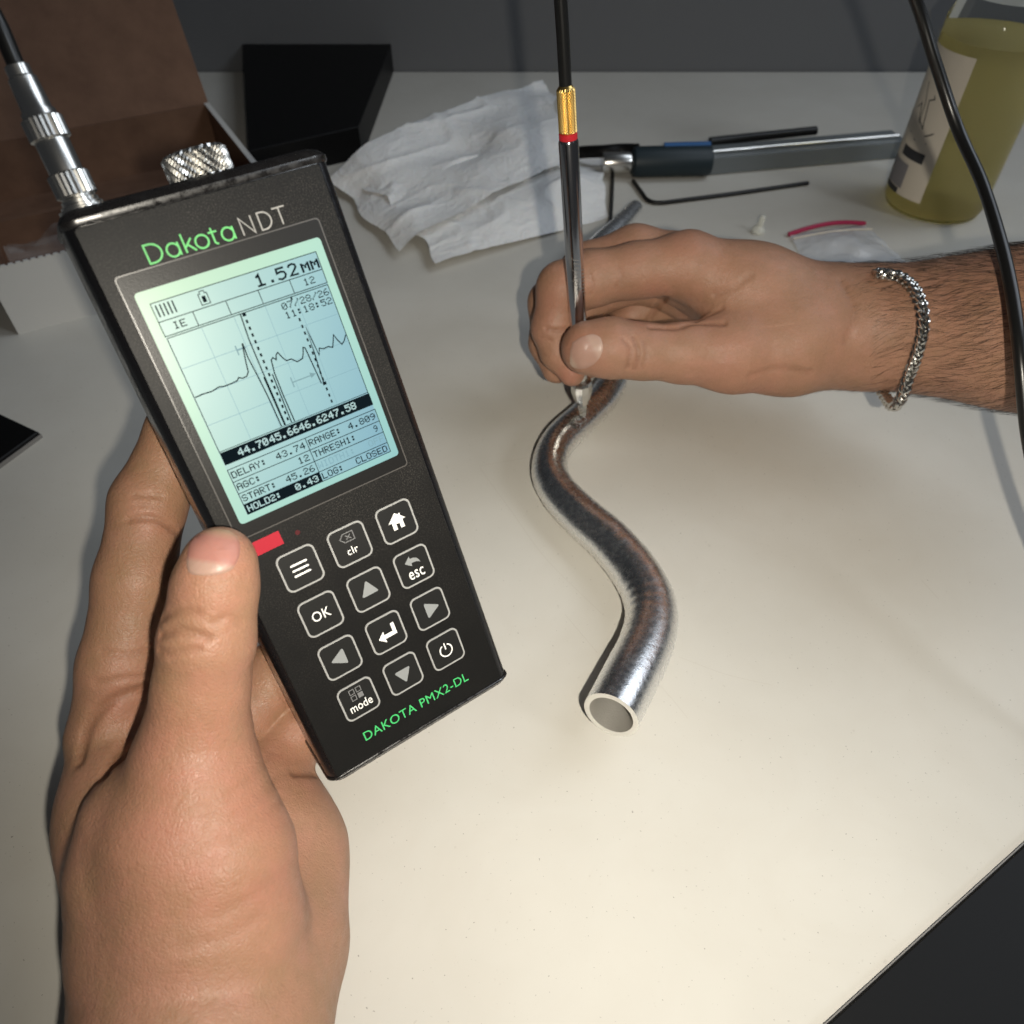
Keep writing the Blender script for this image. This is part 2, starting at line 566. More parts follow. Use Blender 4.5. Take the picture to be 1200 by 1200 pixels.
def spline(pts, m):
    """Catmull-Rom through pts (any number of columns), m samples"""
    p = np.asarray(pts, float)
    p = np.vstack([2 * p[0] - p[1], p, 2 * p[-1] - p[-2]])
    n = len(p) - 3
    out = []
    for s in np.linspace(0, n, m):
        i = min(int(s), n - 1)
        t = s - i
        a, b, c, d = p[i:i + 4]
        out.append(0.5 * (2 * b + (c - a) * t + (2 * a - 5 * b + 4 * c - d) * t * t + (3 * b - a - 3 * c + d) * t ** 3))
    return np.array(out)


def inset(poly, d):
    p = np.array(poly, float)
    n = len(p)
    out = []
    for i in range(n):
        e1, e2 = p[i] - p[i - 1], p[(i + 1) % n] - p[i]
        e1, e2 = e1 / (np.linalg.norm(e1) + 1e-9), e2 / (np.linalg.norm(e2) + 1e-9)
        nn = np.array([-e1[1] - e2[1], e1[0] + e2[0]])
        ln = np.linalg.norm(nn)
        nn = nn / (ln + 1e-9)
        s = d / max(0.5, nn @ np.array([-e1[1], e1[0]]))
        out.append(tuple(p[i] + nn * s))
    return out


def rrect(x0, x1, y0, y1, r, n=5):
    out = []
    for cx, cy, a0 in ((x1 - r, y0 + r, -90), (x1 - r, y1 - r, 0), (x0 + r, y1 - r, 90), (x0 + r, y0 + r, 180)):
        for k in range(n + 1):
            a = math.radians(a0 + 90 * k / n)
            out.append((cx + r * math.cos(a), cy + r * math.sin(a)))
    return out


def circle(cx, cy, r, n=20, a0=0, a1=360):
    full = abs(a1 - a0) >= 360
    k = n if full else n + 1
    return [(cx + r * math.cos(math.radians(a0 + (a1 - a0) * i / n)), cy + r * math.sin(math.radians(a0 + (a1 - a0) * i / n))) for i in range(k)]


def link(name, me, m, parent=None, loc=None):
    o = bpy.data.objects.new(name, me)
    if m is not None and not me.materials:
        me.materials.append(m)
    COL.objects.link(o)
    if parent is not None:
        o.parent = parent
    if loc is not None:
        o.location = tuple(np.array(loc) * S)
    return o


def thing(name, label, cat, loc=(0, 0, 0), group=None):
    o = bpy.data.objects.new(name, None)
    o.empty_display_size = 0.01
    COL.objects.link(o)
    o.location = tuple(np.array(loc, float) * S)
    return tag(o, label, cat, group)


def tag(o, label, cat, group=None):
    o['label'] = label
    o['category'] = cat
    if group:
        o['group'] = group
    return o


def kind(o, k):
    o['kind'] = k
    return o


# ------------------------------------------------------------------ the setting: desk and wall
mb = MB().box(-1100, 1100, -420, 900, -28, 0)
kind(link('desk_top', mb.mesh('desk_top'), M_desk), 'structure')
mb = MB().box(-1500, 1500, 902, 925, -700, 900)
kind(link('wall', mb.mesh('wall'), M_wall), 'structure')


def scratch(px, w=0.22):
    pts = spline([Z(x, y) for x, y in px], 24)
    m = MB().line([(p[0], p[1]) for p in pts], w, 0.05)
    return m


mb = MB()
for px, w in (([(562, 546), (620, 536)], 0.22), ([(562, 548), (600, 600), (640, 655), (708, 722)], 0.2), ([(796, 770), (850, 790), (905, 803)], 0.18),
              ([(775, 805), (790, 822), (806, 842)], 0.18), ([(1080, 680), (1100, 702)], 0.22), ([(700, 765), (662, 720)], 0.2)):
    pts = spline([Z(x, y) for x, y in px], 20)
    mb.line([(p[0], p[1]) for p in pts], w, 0.05)
o = link('pencil_marks', mb.mesh('pencil_marks'), M_pencil)
tag(o, 'faint pencil lines scratched on the pale desk around the bent tube', 'pencil marks')
kind(o, 'stuff')

# ------------------------------------------------------------------ the gauge
r1 = np.array([0.82254158, -0.42082289, 0.38253554])
r2 = np.array([-0.28047924, -0.88532859, -0.3708432])
n3 = np.cross(r1, r2)
tc = np.array([-50.44257843, -4.57516867, 213.27595057])
c2wdir = lambda c: c[0] * CR - c[1] * CU + c[2] * CF
X, Y, Nn = c2wdir(r1), c2wdir(r2), c2wdir(n3)
GO = cam2w(tc)
gauge = thing('thickness_gauge', 'black handheld thickness gauge with lit green screen and twelve keys, held in the left hand', 'gauge')
gauge.matrix_world = Matrix(((X[0], Y[0], Nn[0], GO[0] * S), (X[1], Y[1], Nn[1], GO[1] * S), (X[2], Y[2], Nn[2], GO[2] * S), (0, 0, 0, 1)))


def G(x, y, z=0.0):
    """gauge millimetres to world millimetres"""
    return GO + X * x + Y * y + Nn * z


HW = 32.4
prof = []                                    # (x, z) section of the extruded housing
for cx, cz, a0 in ((HW - 4, -4.2, 0), (-HW + 4, -4.2, 90), (-HW + 4, -27.5, 180), (HW - 4, -27.5, 270)):
    for k in range(9):
        a = math.radians(a0 + 90 * k / 8)
        prof.append((cx + 4 * math.cos(a), cz + 4 * math.sin(a)))
np_ = len(prof)
rings = []
for y in (-81.2, 80.6):
    rings.append([(x, y, z) for x, z in prof])
V = [p for r in rings for p in r]
F = [(i, (i + 1) % np_, np_ + (i + 1) % np_, np_ + i) for i in range(np_)]
F += [tuple(range(np_)), tuple(reversed(range(np_, 2 * np_)))]
mb = MB().add(V, F)
link('housing', mb.mesh('housing', True), M_alu_black, gauge)


def end_cap(y0, y1, name):
    """moulded cap: y0 at the housing, y1 outer end, chamfered all round"""
    s = 1 if y1 > y0 else -1
    rr = []
    for y, off in ((y0, 0.25), (y0 + s * 0.5, 0.5), (y1 - s * 2.4, 0.5), (y1 - s * 0.9, -0.7), (y1, -2.6)):
        rr.append([((x / HW) * (HW + off), y, -15.85 + (z + 15.85) / 15.65 * (15.65 + off)) for x, z in prof])
    V = [p for r in rr for p in r]
    F = []
    for k in range(len(rr) - 1):
        for i in range(np_):
            j = (i + 1) % np_
            F.append((k * np_ + i, k * np_ + j, (k + 1) * np_ + j, (k + 1) * np_ + i))
    F += [tuple(range(np_)), tuple(reversed(range((len(rr) - 1) * np_, len(rr) * np_)))]
    link(name, MB().add(V, F).mesh(name, True), M_cap, gauge)


end_cap(80.6, 84.6, 'end_cap')
end_cap(-81.2, -84.2, 'end_cap')
link('front_panel', MB().prism(rrect(-30.3, 29.4, -81.0, 80.4, 0.8, 3), -1.0, 0.0, 0.12).mesh('front_panel'), M_plate, gauge)
ln = link('lens_window', MB().prism(rrect(-27.0, 24.3, -1.2, 68.5, 1.0, 4), 0.0, 0.22, 0.06).mesh('lens_window'), M_lens, gauge)
link('lens_rim', MB().ring(rrect(-27.04, 24.34, -1.24, 68.54, 1.05, 4), rrect(-26.75, 24.05, -0.95, 68.25, 0.9, 4), 0.0, 0.27).mesh('lens_rim'), M_lensedge, ln)
sz = 0.26
disp = link('display', MB().prism(rrect(-24.6, 22.8, 2.7, 64.0, 1.0, 4), 0.20, sz).mesh('display'), M_lcd_rim, gauge)
link('lcd_field', MB().flat([(-22.1, 4.4), (20.55, 4.4), (20.55, 60.9), (-22.1, 60.9)], sz + 0.012).mesh('lcd_field'), M_lcd, disp)

# bitmap letters for the display
FONT = {
    '0': '01110 10001 10011 10101 11001 10001 01110', '1': '00100 01100 00100 00100 00100 00100 01110', '2': '01110 10001 00001 00110 01000 10000 11111',
    '3': '01110 10001 00001 00110 00001 10001 01110', '4': '00010 00110 01010 10010 11111 00010 00010', '5': '11111 10000 11110 00001 00001 10001 01110',
    '6': '00110 01000 10000 11110 10001 10001 01110', '7': '11111 00001 00010 00100 00100 01000 01000', '8': '01110 10001 10001 01110 10001 10001 01110',
    '9': '01110 10001 10001 01111 00001 00010 01100', '.': '00000 00000 00000 00000 00000 01100 01100', ':': '00000 01100 01100 00000 01100 01100 00000',
    '/': '00001 00001 00010 00100 01000 10000 10000', 'A': '01110 10001 10001 11111 10001 10001 10001', 'C': '01110 10001 10000 10000 10000 10001 01110',
    'D': '11110 10001 10001 10001 10001 10001 11110', 'E': '11111 10000 10000 11110 10000 10000 11111', 'F': '11111 10000 10000 11110 10000 10000 10000',
    'G': '01110 10001 10000 10111 10001 10001 01110', 'H': '10001 10001 10001 11111 10001 10001 10001', 'I': '01110 00100 00100 00100 00100 00100 01110',
    'L': '10000 10000 10000 10000 10000 10000 11111', 'M': '10001 11011 10101 10101 10001 10001 10001', 'N': '10001 11001 10101 10011 10001 10001 10001',
    'O': '01110 10001 10001 10001 10001 10001 01110', 'R': '11110 10001 10001 11110 10100 10010 10001', 'S': '01110 10001 10000 01110 00001 10001 01110',
    'T': '11111 00100 00100 00100 00100 00100 00100', 'W': '10001 10001 10001 10101 10101 11011 10001', 'Y': '10001 10001 01010 00100 00100 00100 00100',
}


def pix(mb, txt, x, y, w, h, z, fat=0.0, gap=0.22):
    """bitmap text from (x, y) lower left, total width w, height h"""
    n = len(txt)
    cw = w / (n - gap / 1.2) if n > 1 else w
    ux, uy = cw / 6.0, h / 7.0
    for i, ch in enumerate(txt):
        if ch not in FONT:
            continue
        for r, row in enumerate(FONT[ch].split()):
            c = 0
            while c < 5:
                if row[c] == '1':
                    e = c
                    while e + 1 < 5 and row[e + 1] == '1':
                        e += 1
                    xa, xb = x + i * cw + c * ux, x + i * cw + (e + 1) * ux
                    ya, yb = y + h - (r + 1) * uy, y + h - r * uy
                    mb.flat([(xa - fat, ya - fat), (xb + fat, ya - fat), (xb + fat, yb + fat), (xa - fat, yb + fat)], z + 0.0006 * ((r + i) % 3))
                    c = e + 1
                else:
                    c += 1


lz = sz + 0.03
# frames
mb = MB()
lw = 0.20
mb.line([(-22.05, 52.75), (-22.05, 60.85), (20.5, 60.85), (20.5, 52.75)], lw, lz)
mb.line([(-22.05, 56.35), (20.5, 56.35)], lw, lz + .004)
mb.line([(-22.05, 52.85), (20.5, 52.85)], lw, lz + .004)
mb.line([(-21.9, 52.35), (20.5, 52.35)], lw, lz + .004)
for x in (-13.8, -5.5, 2.9, 11.35):
    mb.line([(x, 52.85), (x, 56.35)], lw, lz + .008)
mb.line([(-21.85, 52.35), (-21.85, 22.2)], lw, lz + .008)
mb.line([(20.45, 52.35), (20.45, 22.2)], lw, lz + .008)
mb.line([(-21.85, 22.45), (20.45, 22.45)], lw * .8, lz + .012)
mb.line([(-21.95, 17.4), (20.7, 17.4), (20.7, 4.55), (-21.85, 4.55), (-21.95, 17.4)], lw, lz)
for y in (13.9, 10.55, 7.35):
    mb.line([(-21.9, y), (20.7, y)], lw, lz + .004)
mb.line([(-0.35, 17.4), (-0.35, 4.55)], lw, lz + .008)
for i in range(5):                           # signal bars and battery
    mb.flat([(-21.3 + i * .98, 57.35), (-20.95 + i * .98, 57.35), (-20.95 + i * .98, 60.2), (-21.3 + i * .98, 60.2)], lz)
mb.line([(-11.1, 57.0), (-11.1, 59.6), (-10.6, 59.6), (-10.6, 60.2), (-9.5, 60.2), (-9.5, 59.6), (-9.0, 59.6), (-9.0, 57.0)], 0.2, lz, True)
mb.flat([(-10.5, 57.5), (-9.6, 57.5), (-9.6, 59.0), (-10.5, 59.0)], lz)
link('lcd_frame_lines', mb.mesh('lcd_frame_lines'), M_ink, disp)
# grey graticule
mb = MB()
for y in (44.6, 37.2, 29.7):
    mb.line([(-21.7, y), (20.3, y)], 0.13, lz - .012)
for x in (-13.4, -5.2, 3.05, 11.3):
    mb.line([(x, 52.2), (x, 22.6)], 0.11, lz - .009)
link('lcd_graticule', mb.mesh('lcd_graticule'), M_ink_faint, disp)
mb = MB()
mb.line([(-7.7, 43.2), (-7.7, 45.6)], 0.3, lz - .004)
mb.line([(-7.7, 44.4), (-5.4, 44.4)], 0.3, lz - .002)
mb.line([(2.2, 30.9), (2.2, 33.6)], 0.3, lz - .004)
mb.line([(2.2, 32.2), (7.6, 32.2)], 0.3, lz - .002)
mb.flat([(7.3, 31.5), (8.9, 32.2), (7.3, 33.0)], lz)
link('lcd_gates', mb.mesh('lcd_gates'), M_ink_grey, disp)
# echo trace
mb = MB()
tw = 0.30
tr = [(-21.6, 37.2), (-19.6, 37.35), (-17.4, 37.2), (-15.4, 37.6), (-14.0, 37.3), (-12.0, 37.35), (-10.6, 37.5), (-10.0, 38.1), (-9.2, 37.6), (-8.0, 37.7), (-7.2, 38.6), (-6.9, 40.6), (-6.4, 43.0), (-5.85, 45.6)]
mb.line(tr, tw, lz)
mb.line([(-5.75, 45.6), (-5.9, 42.0), (-5.6, 38.5), (-5.2, 33.0), (-5.0, 29.2), (-4.85, 22.6)], tw, lz + .003)
mb.line([(-3.45, 52.3), (-3.9, 46), (-3.9, 38), (-3.8, 30), (-3.75, 22.6)], tw, lz + .002)
mb.line([(-4.1, 36), (-4.0, 30), (-3.9, 22.6)], 0.40, lz + .005)
mb.line([(-1.15, 22.6), (-1.3, 30), (-1.2, 36), (-0.7, 39.4), (-0.1, 39.8), (0.5, 39.0), (1.0, 40.2), (1.6, 40.6), (2.2, 39.0), (2.9, 37.9), (4.2, 37.9), (5.4, 36.7), (7.0, 37.0), (7.7, 38.2), (8.2, 39.6), (8.7, 39.3), (9.0, 34.0), (9.3, 29.3)], tw, lz)
mb.line([(-2.0, 22.6), (-1.9, 30), (-1.8, 36)], tw, lz + .004)
mb.line([(9.9, 29.2), (10.5, 37), (10.9, 44.3), (11.2, 40.0), (11.5, 36.3), (12.2, 38.0), (13.2, 37.5), (14.6, 37.6), (15.7, 37.0), (16.4, 38.4), (17.1, 40.0), (17.6, 38.4), (18.4, 36.9), (19.3, 37.6), (20.3, 38.9)], tw, lz)
for i in range(17):                          # dotted cursors
    y = 51.9 - i * 1.75
    wd = 0.27 if i else 0.45
    mb.flat([(-2.6 - wd, y - .42), (-2.6 + wd, y - .42), (-2.6 + wd, y + .42), (-2.6 - wd, y + .42)], lz + .006)
for i, y in enumerate((52.0, 46.4, 44.6, 42.8, 41.0, 39.2, 37.4, 35.6, 33.8, 32.0, 30.2, 29.0, 27.4, 25.6, 23.9)):
    wd = 0.24 if i != 11 else 0.5
    mb.flat([(10.1 - wd, y - .42), (10.1 + wd, y - .42), (10.1 + wd, y + .42), (10.1 - wd, y + .42)], lz + .006)
link('lcd_trace', mb.mesh('lcd_trace'), M_ink, disp)
# dark bars
mb = MB()
mb.flat([(-21.9, 18.75), (20.7, 18.75), (20.7, 22.15), (-21.9, 22.15)], lz)
mb.flat([(-21.85, 4.6), (-0.4, 4.6), (-0.4, 7.3), (-21.85, 7.3)], lz)
link('lcd_dark_bars', mb.mesh('lcd_dark_bars'), M_ink, disp)
mb = MB()
for t_, x in (('44.70', -17.7), ('45.66', -9.1), ('46.62', -0.7), ('47.58', 7.8)):
    pix(mb, t_, x, 19.55, 8.1, 1.95, lz + .02, 0.04)
pix(mb, 'HOLD2:', -21.3, 5.1, 9.3, 1.75, lz + .02, 0.03)
pix(mb, '0.43', -7.8, 5.1, 6.6, 1.75, lz + .02, 0.03)
link('lcd_light_text', mb.mesh('lcd_light_text'), M_ink_lit, disp)
mb = MB()
pix(mb, 'IE', -19.3, 53.75, 3.1, 1.75, lz)
pix(mb, '12', 14.6, 53.75, 3.0, 1.75, lz)
pix(mb, '07/28/26', 6.95, 49.85, 13.0, 1.75, lz)
pix(mb, '11:18:52', 6.95, 47.55, 13.0, 1.75, lz)
link('lcd_text', mb.mesh('lcd_text'), M_ink, disp)
mb = MB()
for t_, x, w_, y in (('DELAY:', -21.5, 9.4, 14.8), ('43.74', -9.3, 8.2, 14.8), ('AGC:', -21.5, 6.4, 11.4), ('12', -4.4, 3.1, 11.4), ('START:', -21.5, 9.4, 8.1), ('45.26', -9.3, 8.2, 8.1),
                     ('RANGE:', 0.1, 9.4, 14.8), ('4.809', 11.8, 8.2, 14.8), ('THRESH1:', 0.1, 12.6, 11.4), ('9', 18.4, 1.3, 11.4), ('LOG:', 0.1, 6.3, 5.0), ('CLOSED', 10.3, 9.7, 5.0)):
    pix(mb, t_, x, y, w_, 1.8, lz, 0.012)
link('lcd_text', mb.mesh('lcd_text'), M_ink, disp)
mb = MB()
# the large reading
bw = 0.62
mb.line([(3.5, 59.2), (4.3, 59.75), (4.3, 57.3)], 0.55, lz)
mb.line([(3.3, 57.15), (5.4, 57.15)], 0.5, lz + .004)
mb.flat([(6.9, 56.95), (7.6, 56.95), (7.6, 57.65), (6.9, 57.65)], lz)
mb.line([(11.0, 59.7), (9.0, 59.7), (8.9, 58.65), (9.9, 58.85), (10.8, 58.6), (11.05, 57.95), (10.7, 57.3), (9.8, 57.0), (8.8, 57.35)], 0.5, lz)
mb.line([(12.1, 59.2), (12.5, 59.65), (13.3, 59.8), (14.0, 59.5), (14.1, 58.9), (13.4, 58.2), (12.2, 57.15), (14.3, 57.1)], 0.5, lz)
pix(mb, 'MM', 15.4, 56.95, 4.7, 2.2, lz, 0.07)
link('lcd_reading', mb.mesh('lcd_reading'), M_ink, disp)
mb = MB()
pix(mb, 'WIDTH1:', 0.1, 8.1, 11.0, 1.8, lz, 0.0)
pix(mb, 'OFF', 15.4, 8.1, 4.8, 1.8, lz, 0.0)
link('lcd_faint_text', mb.mesh('lcd_faint_text'), M_ink_faint, disp)


def text_fit(mb, txt, x0, x1, y0, y1, z, ref=None, bold=0.0):
    """outline text scaled so that it spans x0..x1 and its capitals y0..y1"""
    def geo(t):
        cu = bpy.data.curves.new('tmp', 'FONT')
        cu.body = t
        cu.size = 10
        cu.offset = bold * 0.4
        cu.space_character = 1.06
        cu.resolution_u = 4
        ob = bpy.data.objects.new('tmp', cu)
        COL.objects.link(ob)
        bpy.context.view_layer.update()
        me = ob.to_mesh()
        V = np.array([v.co[:] for v in me.vertices])
        F = [tuple(p.vertices) for p in me.polygons]
        ob.to_mesh_clear()
        bpy.data.objects.remove(ob)
        bpy.data.curves.remove(cu)
        return V, F
    V, F = geo(txt)
    Rv, _ = geo(ref or txt)
    sx = (x1 - x0) / np.ptp(V[:, 0])
    lo, hi = Rv[:, 1].min(), Rv[:, 1].max()
    sy = (y1 - y0) / (hi - lo)
    mb.add([(x0 + (v[0] - V[:, 0].min()) * sx, y0 + (v[1] - lo) * sy, z) for v in V], F)


# logo drawn with thin geometric strokes
def arc(cx, cy, rx, ry, a0, a1, n=18):
    return [(cx + rx * math.cos(math.radians(a0 + (a1 - a0) * i / n)), cy + ry * math.sin(math.radians(a0 + (a1 - a0) * i / n))) for i in range(n + 1)]


lw, pz = 0.44, 0.02
B0, CAP, XH = 69.15, 4.15, 3.0
mb = MB()
mb.line([(-18.1, B0)] + [(-18.1, B0 + CAP)] + arc(-17.0, B0 + CAP / 2, 2.35, CAP / 2, 90, -90), lw, pz, True)


def letter_a(cx):
    mb.line(arc(cx, B0 + XH / 2, 1.45, XH / 2, 0, 360, 24)[:-1], lw, pz + .002, True)
    mb.line([(cx + 1.45, B0), (cx + 1.45, B0 + XH)], lw, pz + .004)


letter_a(-12.1)
mb.line([(-9.3, B0), (-9.3, B0 + CAP + .25)], lw, pz)
mb.line([(-9.2, B0 + 1.2), (-7.3, B0 + XH)], lw, pz + .002)
mb.line([(-8.5, B0 + 1.75), (-7.0, B0)], lw, pz + .004)
mb.line(arc(-5.1, B0 + XH / 2, 1.55, XH / 2, 0, 360, 24)[:-1], lw, pz, True)
mb.line([(-2.2, B0 + XH + .9), (-2.2, B0 + 0.8)] + arc(-1.5, B0 + 0.7, 0.7, 0.62, 180, 270, 5), lw, pz)
mb.line([(-3.1, B0 + XH - .1), (-1.0, B0 + XH - .1)], lw, pz + .003)
letter_a(1.35)
link('logo_green', mb.mesh('logo_green'), M_green_lit, gauge)
mb = MB()
lw = 0.36
mb.line([(5.0, B0 + .1), (5.0, B0 + CAP), (7.9, B0 + .1), (7.9, B0 + CAP)], lw, pz)
mb.line([(9.7, B0 + .1)] + [(9.7, B0 + CAP)] + arc(10.6, B0 + CAP / 2 + .05, 2.1, CAP / 2 - .05, 90, -90), lw, pz, True)
mb.line([(13.6, B0 + CAP), (16.9, B0 + CAP)], lw, pz)
mb.line([(15.25, B0 + CAP), (15.25, B0 + .1)], lw, pz + .003)
link('logo_grey', mb.mesh('logo_grey'), M_logogrey, gauge)
mb = MB()
text_fit(mb, 'DAKOTA PMX2-DL', -18.2, 18.8, -75.1, -72.05, pz, 'DAKTAPMXDL')
link('model_lettering', mb.mesh('model_lettering'), M_green, gauge)
link('red_sticker', MB().flat([(-24.5, -7.15), (-16.4, -7.0), (-16.5, -3.0), (-24.5, -3.1)], 0.03).mesh('red_sticker'), M_red, gauge)
link('indicator_light', MB().prism(circle(-12.0, -5.8, 0.72, 16), 0, 0.12, 0.05).mesh('indicator_light'), M_led, gauge)

# the keys
KP = 15.15
kz, iz = 0.38, 0.43
key_me = MB().prism(rrect(-5.1, 5.1, -5.25, 5.25, 1.6, 5), 0.0, kz, 0.14).mesh('key')
ring_me = MB().ring(rrect(-5.6, 5.6, -5.7, 5.7, 2.0, 6), rrect(-5.08, 5.08, -5.18, 5.18, 1.55, 6), 0.0, 0.30).mesh('key_outline')


def icon(name, fn, m):
    b = MB()
    fn(b)
    return b.mesh(name), m


def tri(b, a):
    pts = [(3.0 * math.cos(math.radians(a + k * 120)) * 1.05, 3.0 * math.sin(math.radians(a + k * 120)) * 1.05) for k in range(3)]
    out = []
    for k in range(3):                       # rounded corners
        p, q, r_ = np.array(pts[k - 1]), np.array(pts[k]), np.array(pts[(k + 1) % 3])
        u, v = (p - q) / np.linalg.norm(p - q), (r_ - q) / np.linalg.norm(r_ - q)
        for s in np.linspace(0, 1, 5):
            out.append(tuple(q + u * 0.8 * (1 - s) ** 2 + v * 0.8 * s ** 2))
    b.flat(out, iz)


def ic_menu(b):
    for y in (-1.55, 0.05, 1.65):
        b.flat(rrect(-2.45, 2.45, y - .3, y + .3, 0.25, 3), iz)


def ic_clr_a(b):
    b.line([(-2.3, 2.4), (-1.1, 3.7), (1.9, 3.7), (1.9, 1.1), (-1.1, 1.1)], 0.26, iz, True)
    b.line([(-0.5, 1.75), (1.0, 3.05)], 0.26, iz + .003)
    b.line([(-0.5, 3.05), (1.0, 1.75)], 0.26, iz + .006)


def ic_clr_b(b):
    text_fit(b, 'clr', -1.6, 1.7, -2.9, -0.6, iz, None, 0.12)


def ic_home(b):
    b.flat([(-1.75, -2.2), (-0.55, -2.2), (-0.55, -0.5), (0.55, -0.5), (0.55, -2.2), (1.75, -2.2), (1.75, 0.25), (2.75, 0.25), (1.5, 1.5), (1.5, 2.3), (0.95, 2.3), (0.95, 2.0), (0, 2.85), (-2.75, 0.25), (-1.75, 0.25)], iz)


def ic_esc_a(b):
    b.flat([(-2.5, 2.0), (-0.5, 3.75), (-0.5, 2.75), (0.7, 2.6), (1.5, 2.0), (1.95, 0.9), (2.2, 0.9), (2.15, 2.0), (1.6, 3.0)][0:2] + [(-0.5, 2.85), (0.6, 2.75), (1.6, 2.2), (2.15, 1.3), (2.3, 0.5), (1.8, 0.95), (1.1, 1.25), (0.3, 1.4), (-0.5, 1.35), (-0.5, 0.35)], iz)


def ic_esc_b(b):
    text_fit(b, 'esc', -2.5, 2.5, -3.7, -1.1, iz, None, 0.10)


def ic_ok(b):
    text_fit(b, 'OK', -2.7, 2.7, -1.5, 1.5, iz, None, 0.05)


def ic_enter(b):
    b.flat([(-3.0, -1.0), (-0.9, 0.9), (-0.9, -0.35), (1.9, -0.35), (1.9, 2.3), (3.0, 2.3), (3.0, -1.65), (-0.9, -1.65), (-0.9, -2.9)], iz)


def ic_power(b):
    b.line(arc(0, -0.2, 2.05, 2.05, 115, 425, 26), 0.42, iz)
    b.line([(0, 0.1), (0, 2.4)], 0.42, iz + .003)


def ic_mode_a(b):
    for x, y in ((-1.9, 2.55), (0.25, 2.55), (-1.9, 0.45)):
        b.line([(x, y), (x + 1.45, y), (x + 1.45, y + 1.5), (x, y + 1.5)], 0.24, iz, True)
    b.flat([(0.2, 0.4), (1.85, 0.4), (1.85, 2.05), (0.2, 2.05)], iz)


def ic_mode_b(b):
    text_fit(b, 'mode', -3.5, 3.6, -3.2, -0.4, iz, 'md', 0.12)


KEYS = [
    (-1, 0, [(ic_menu, M_white)]), (0, 0, [(ic_clr_a, M_dimicon), (ic_clr_b, M_white)]), (1, 0, [(ic_home, M_white)]),
    (-1, 1, [(ic_ok, M_white)]), (0, 1, [(lambda b: tri(b, 90), M_greyicon)]), (1, 1, [(ic_esc_a, M_greyicon), (ic_esc_b, M_white)]),
    (-1, 2, [(lambda b: tri(b, 180), M_greyicon)]), (0, 2, [(ic_enter, M_white)]), (1, 2, [(lambda b: tri(b, 0), M_greyicon)]),
    (-1, 3, [(ic_mode_a, M_dimicon), (ic_mode_b, M_white)]), (0, 3, [(lambda b: tri(b, -90), M_greyicon)]), (1, 3, [(ic_power, M_white)]),
]
for cx, ry, icons in KEYS:
    k = link('key', key_me, M_key, gauge, (cx * KP, -15.5 - ry * KP, 0))
    link('key_outline', ring_me, M_ring, k)
    for fn, m in icons:
        b = MB()
        fn(b)
        link('key_symbol', b.mesh('key_symbol'), m, k)

# knurled socket cover on the top of the gauge
K0 = (3.6, 84.6, -13.0)
kn = 44
mb = MB().lathe([(5.0, 0), (7.6, 0.2)] + [(7.8, 0.6 + .62 * q) for q in range(10)] + [(7.4, 6.9), (5.6, 7.0), (5.4, 6.0)], K0, (0, 1, 0), kn * 2, lambda k, i: (0.045 if ((i + k) // 2) % 2 else -0.03) if 1 < k < 12 else 0)
link('knurled_socket', mb.mesh('knurled_socket'), M_nickel, gauge)
mb = MB().lathe([(5.6, -0.3), (5.6, 0.8), (4.8, 1.1), (4.8, 1.6)], (-25.4, 84.6, -12.5), (0, 1, 0), 24)
link('socket_collar', mb.mesh('socket_collar', True), M_nickel, gauge)

# the cable plug screwed into it
plug = thing('cable_plug', 'silver cable plug screwed into the top left socket of the gauge', 'plug')
plug.matrix_world = gauge.matrix_world.copy()
pb = (-25.4, 86.4, -12.5)
fl_ = lambda k, i: 0.035 if i % 2 else -0.02
link('plug_body', MB().lathe([(4.2, 0), (4.2, 0.9), (3.75, 1.2), (3.75, 20.0), (3.3, 20.6), (3.0, 27.0), (2.6, 27.4), (2.6, 29.5), (1.9, 30)], pb, (0, 1, 0), 28).mesh('plug_body', True), M_nickel, plug)
link('plug_ring', MB().lathe([(3.9, 1.6), (4.45, 1.9), (4.45, 6.6), (3.9, 7.0)], pb, (0, 1, 0), 48, fl_).mesh('plug_ring'), M_nickel, plug)
link('plug_ring', MB().lathe([(3.8, 14.0), (4.35, 14.3), (4.35, 18.6), (3.8, 19.0)], pb, (0, 1, 0), 48, fl_).mesh('plug_ring'), M_nickel, plug)
cp = spline([(pb[0], pb[1] + 29, pb[2]), (pb[0], pb[1] + 42, pb[2]), (pb[0] - 4, pb[1] + 62, pb[2] - 4), (pb[0] - 22, pb[1] + 95, pb[2] - 20)], 30)
link('plug_cable', MB().sweep(cp, 1.9, 14).mesh('plug_cable', True), M_cable, plug)

# ------------------------------------------------------------------ the bent tube
TP = [  # px x, px y, z of the axis, px width
    (716, 838, 22.5, 68), (737, 797, 19.5, 67), (758, 752, 15.5, 64), (763, 714, 12.5, 61), (748, 676, 11.0, 57.5), (716, 636, 10.4, 53.5), (680, 604, 10.2, 50), (653, 574, 10.0, 45.5),
    (644, 548, 10.0, 42.5), (655, 517, 10.0, 40.5), (684, 489, 9.8, 39), (707, 465, 9.6, 37), (719, 440, 9.6, 34.5), (716, 412, 9.8, 33), (698, 378, 10, 31), (678, 345, 10, 29), (678, 316, 10, 27),
    (703, 286, 10, 24.5), (728, 262, 10, 21), (745, 243, 10, 17)]
ax = np.array([np.append(Z(x, y, z), w / 2 * np.linalg.norm((Z(x, y, z) - CAM) @ CF) / FPX) for x, y, z, w in TP])
cv = spline(ax, 260)
pts, rad = cv[:, :3], cv[:, 3]
n = 48
Vo, Fo = sweep_np(pts, rad, n)
Vo = Vo.reshape(len(pts), n, 3)
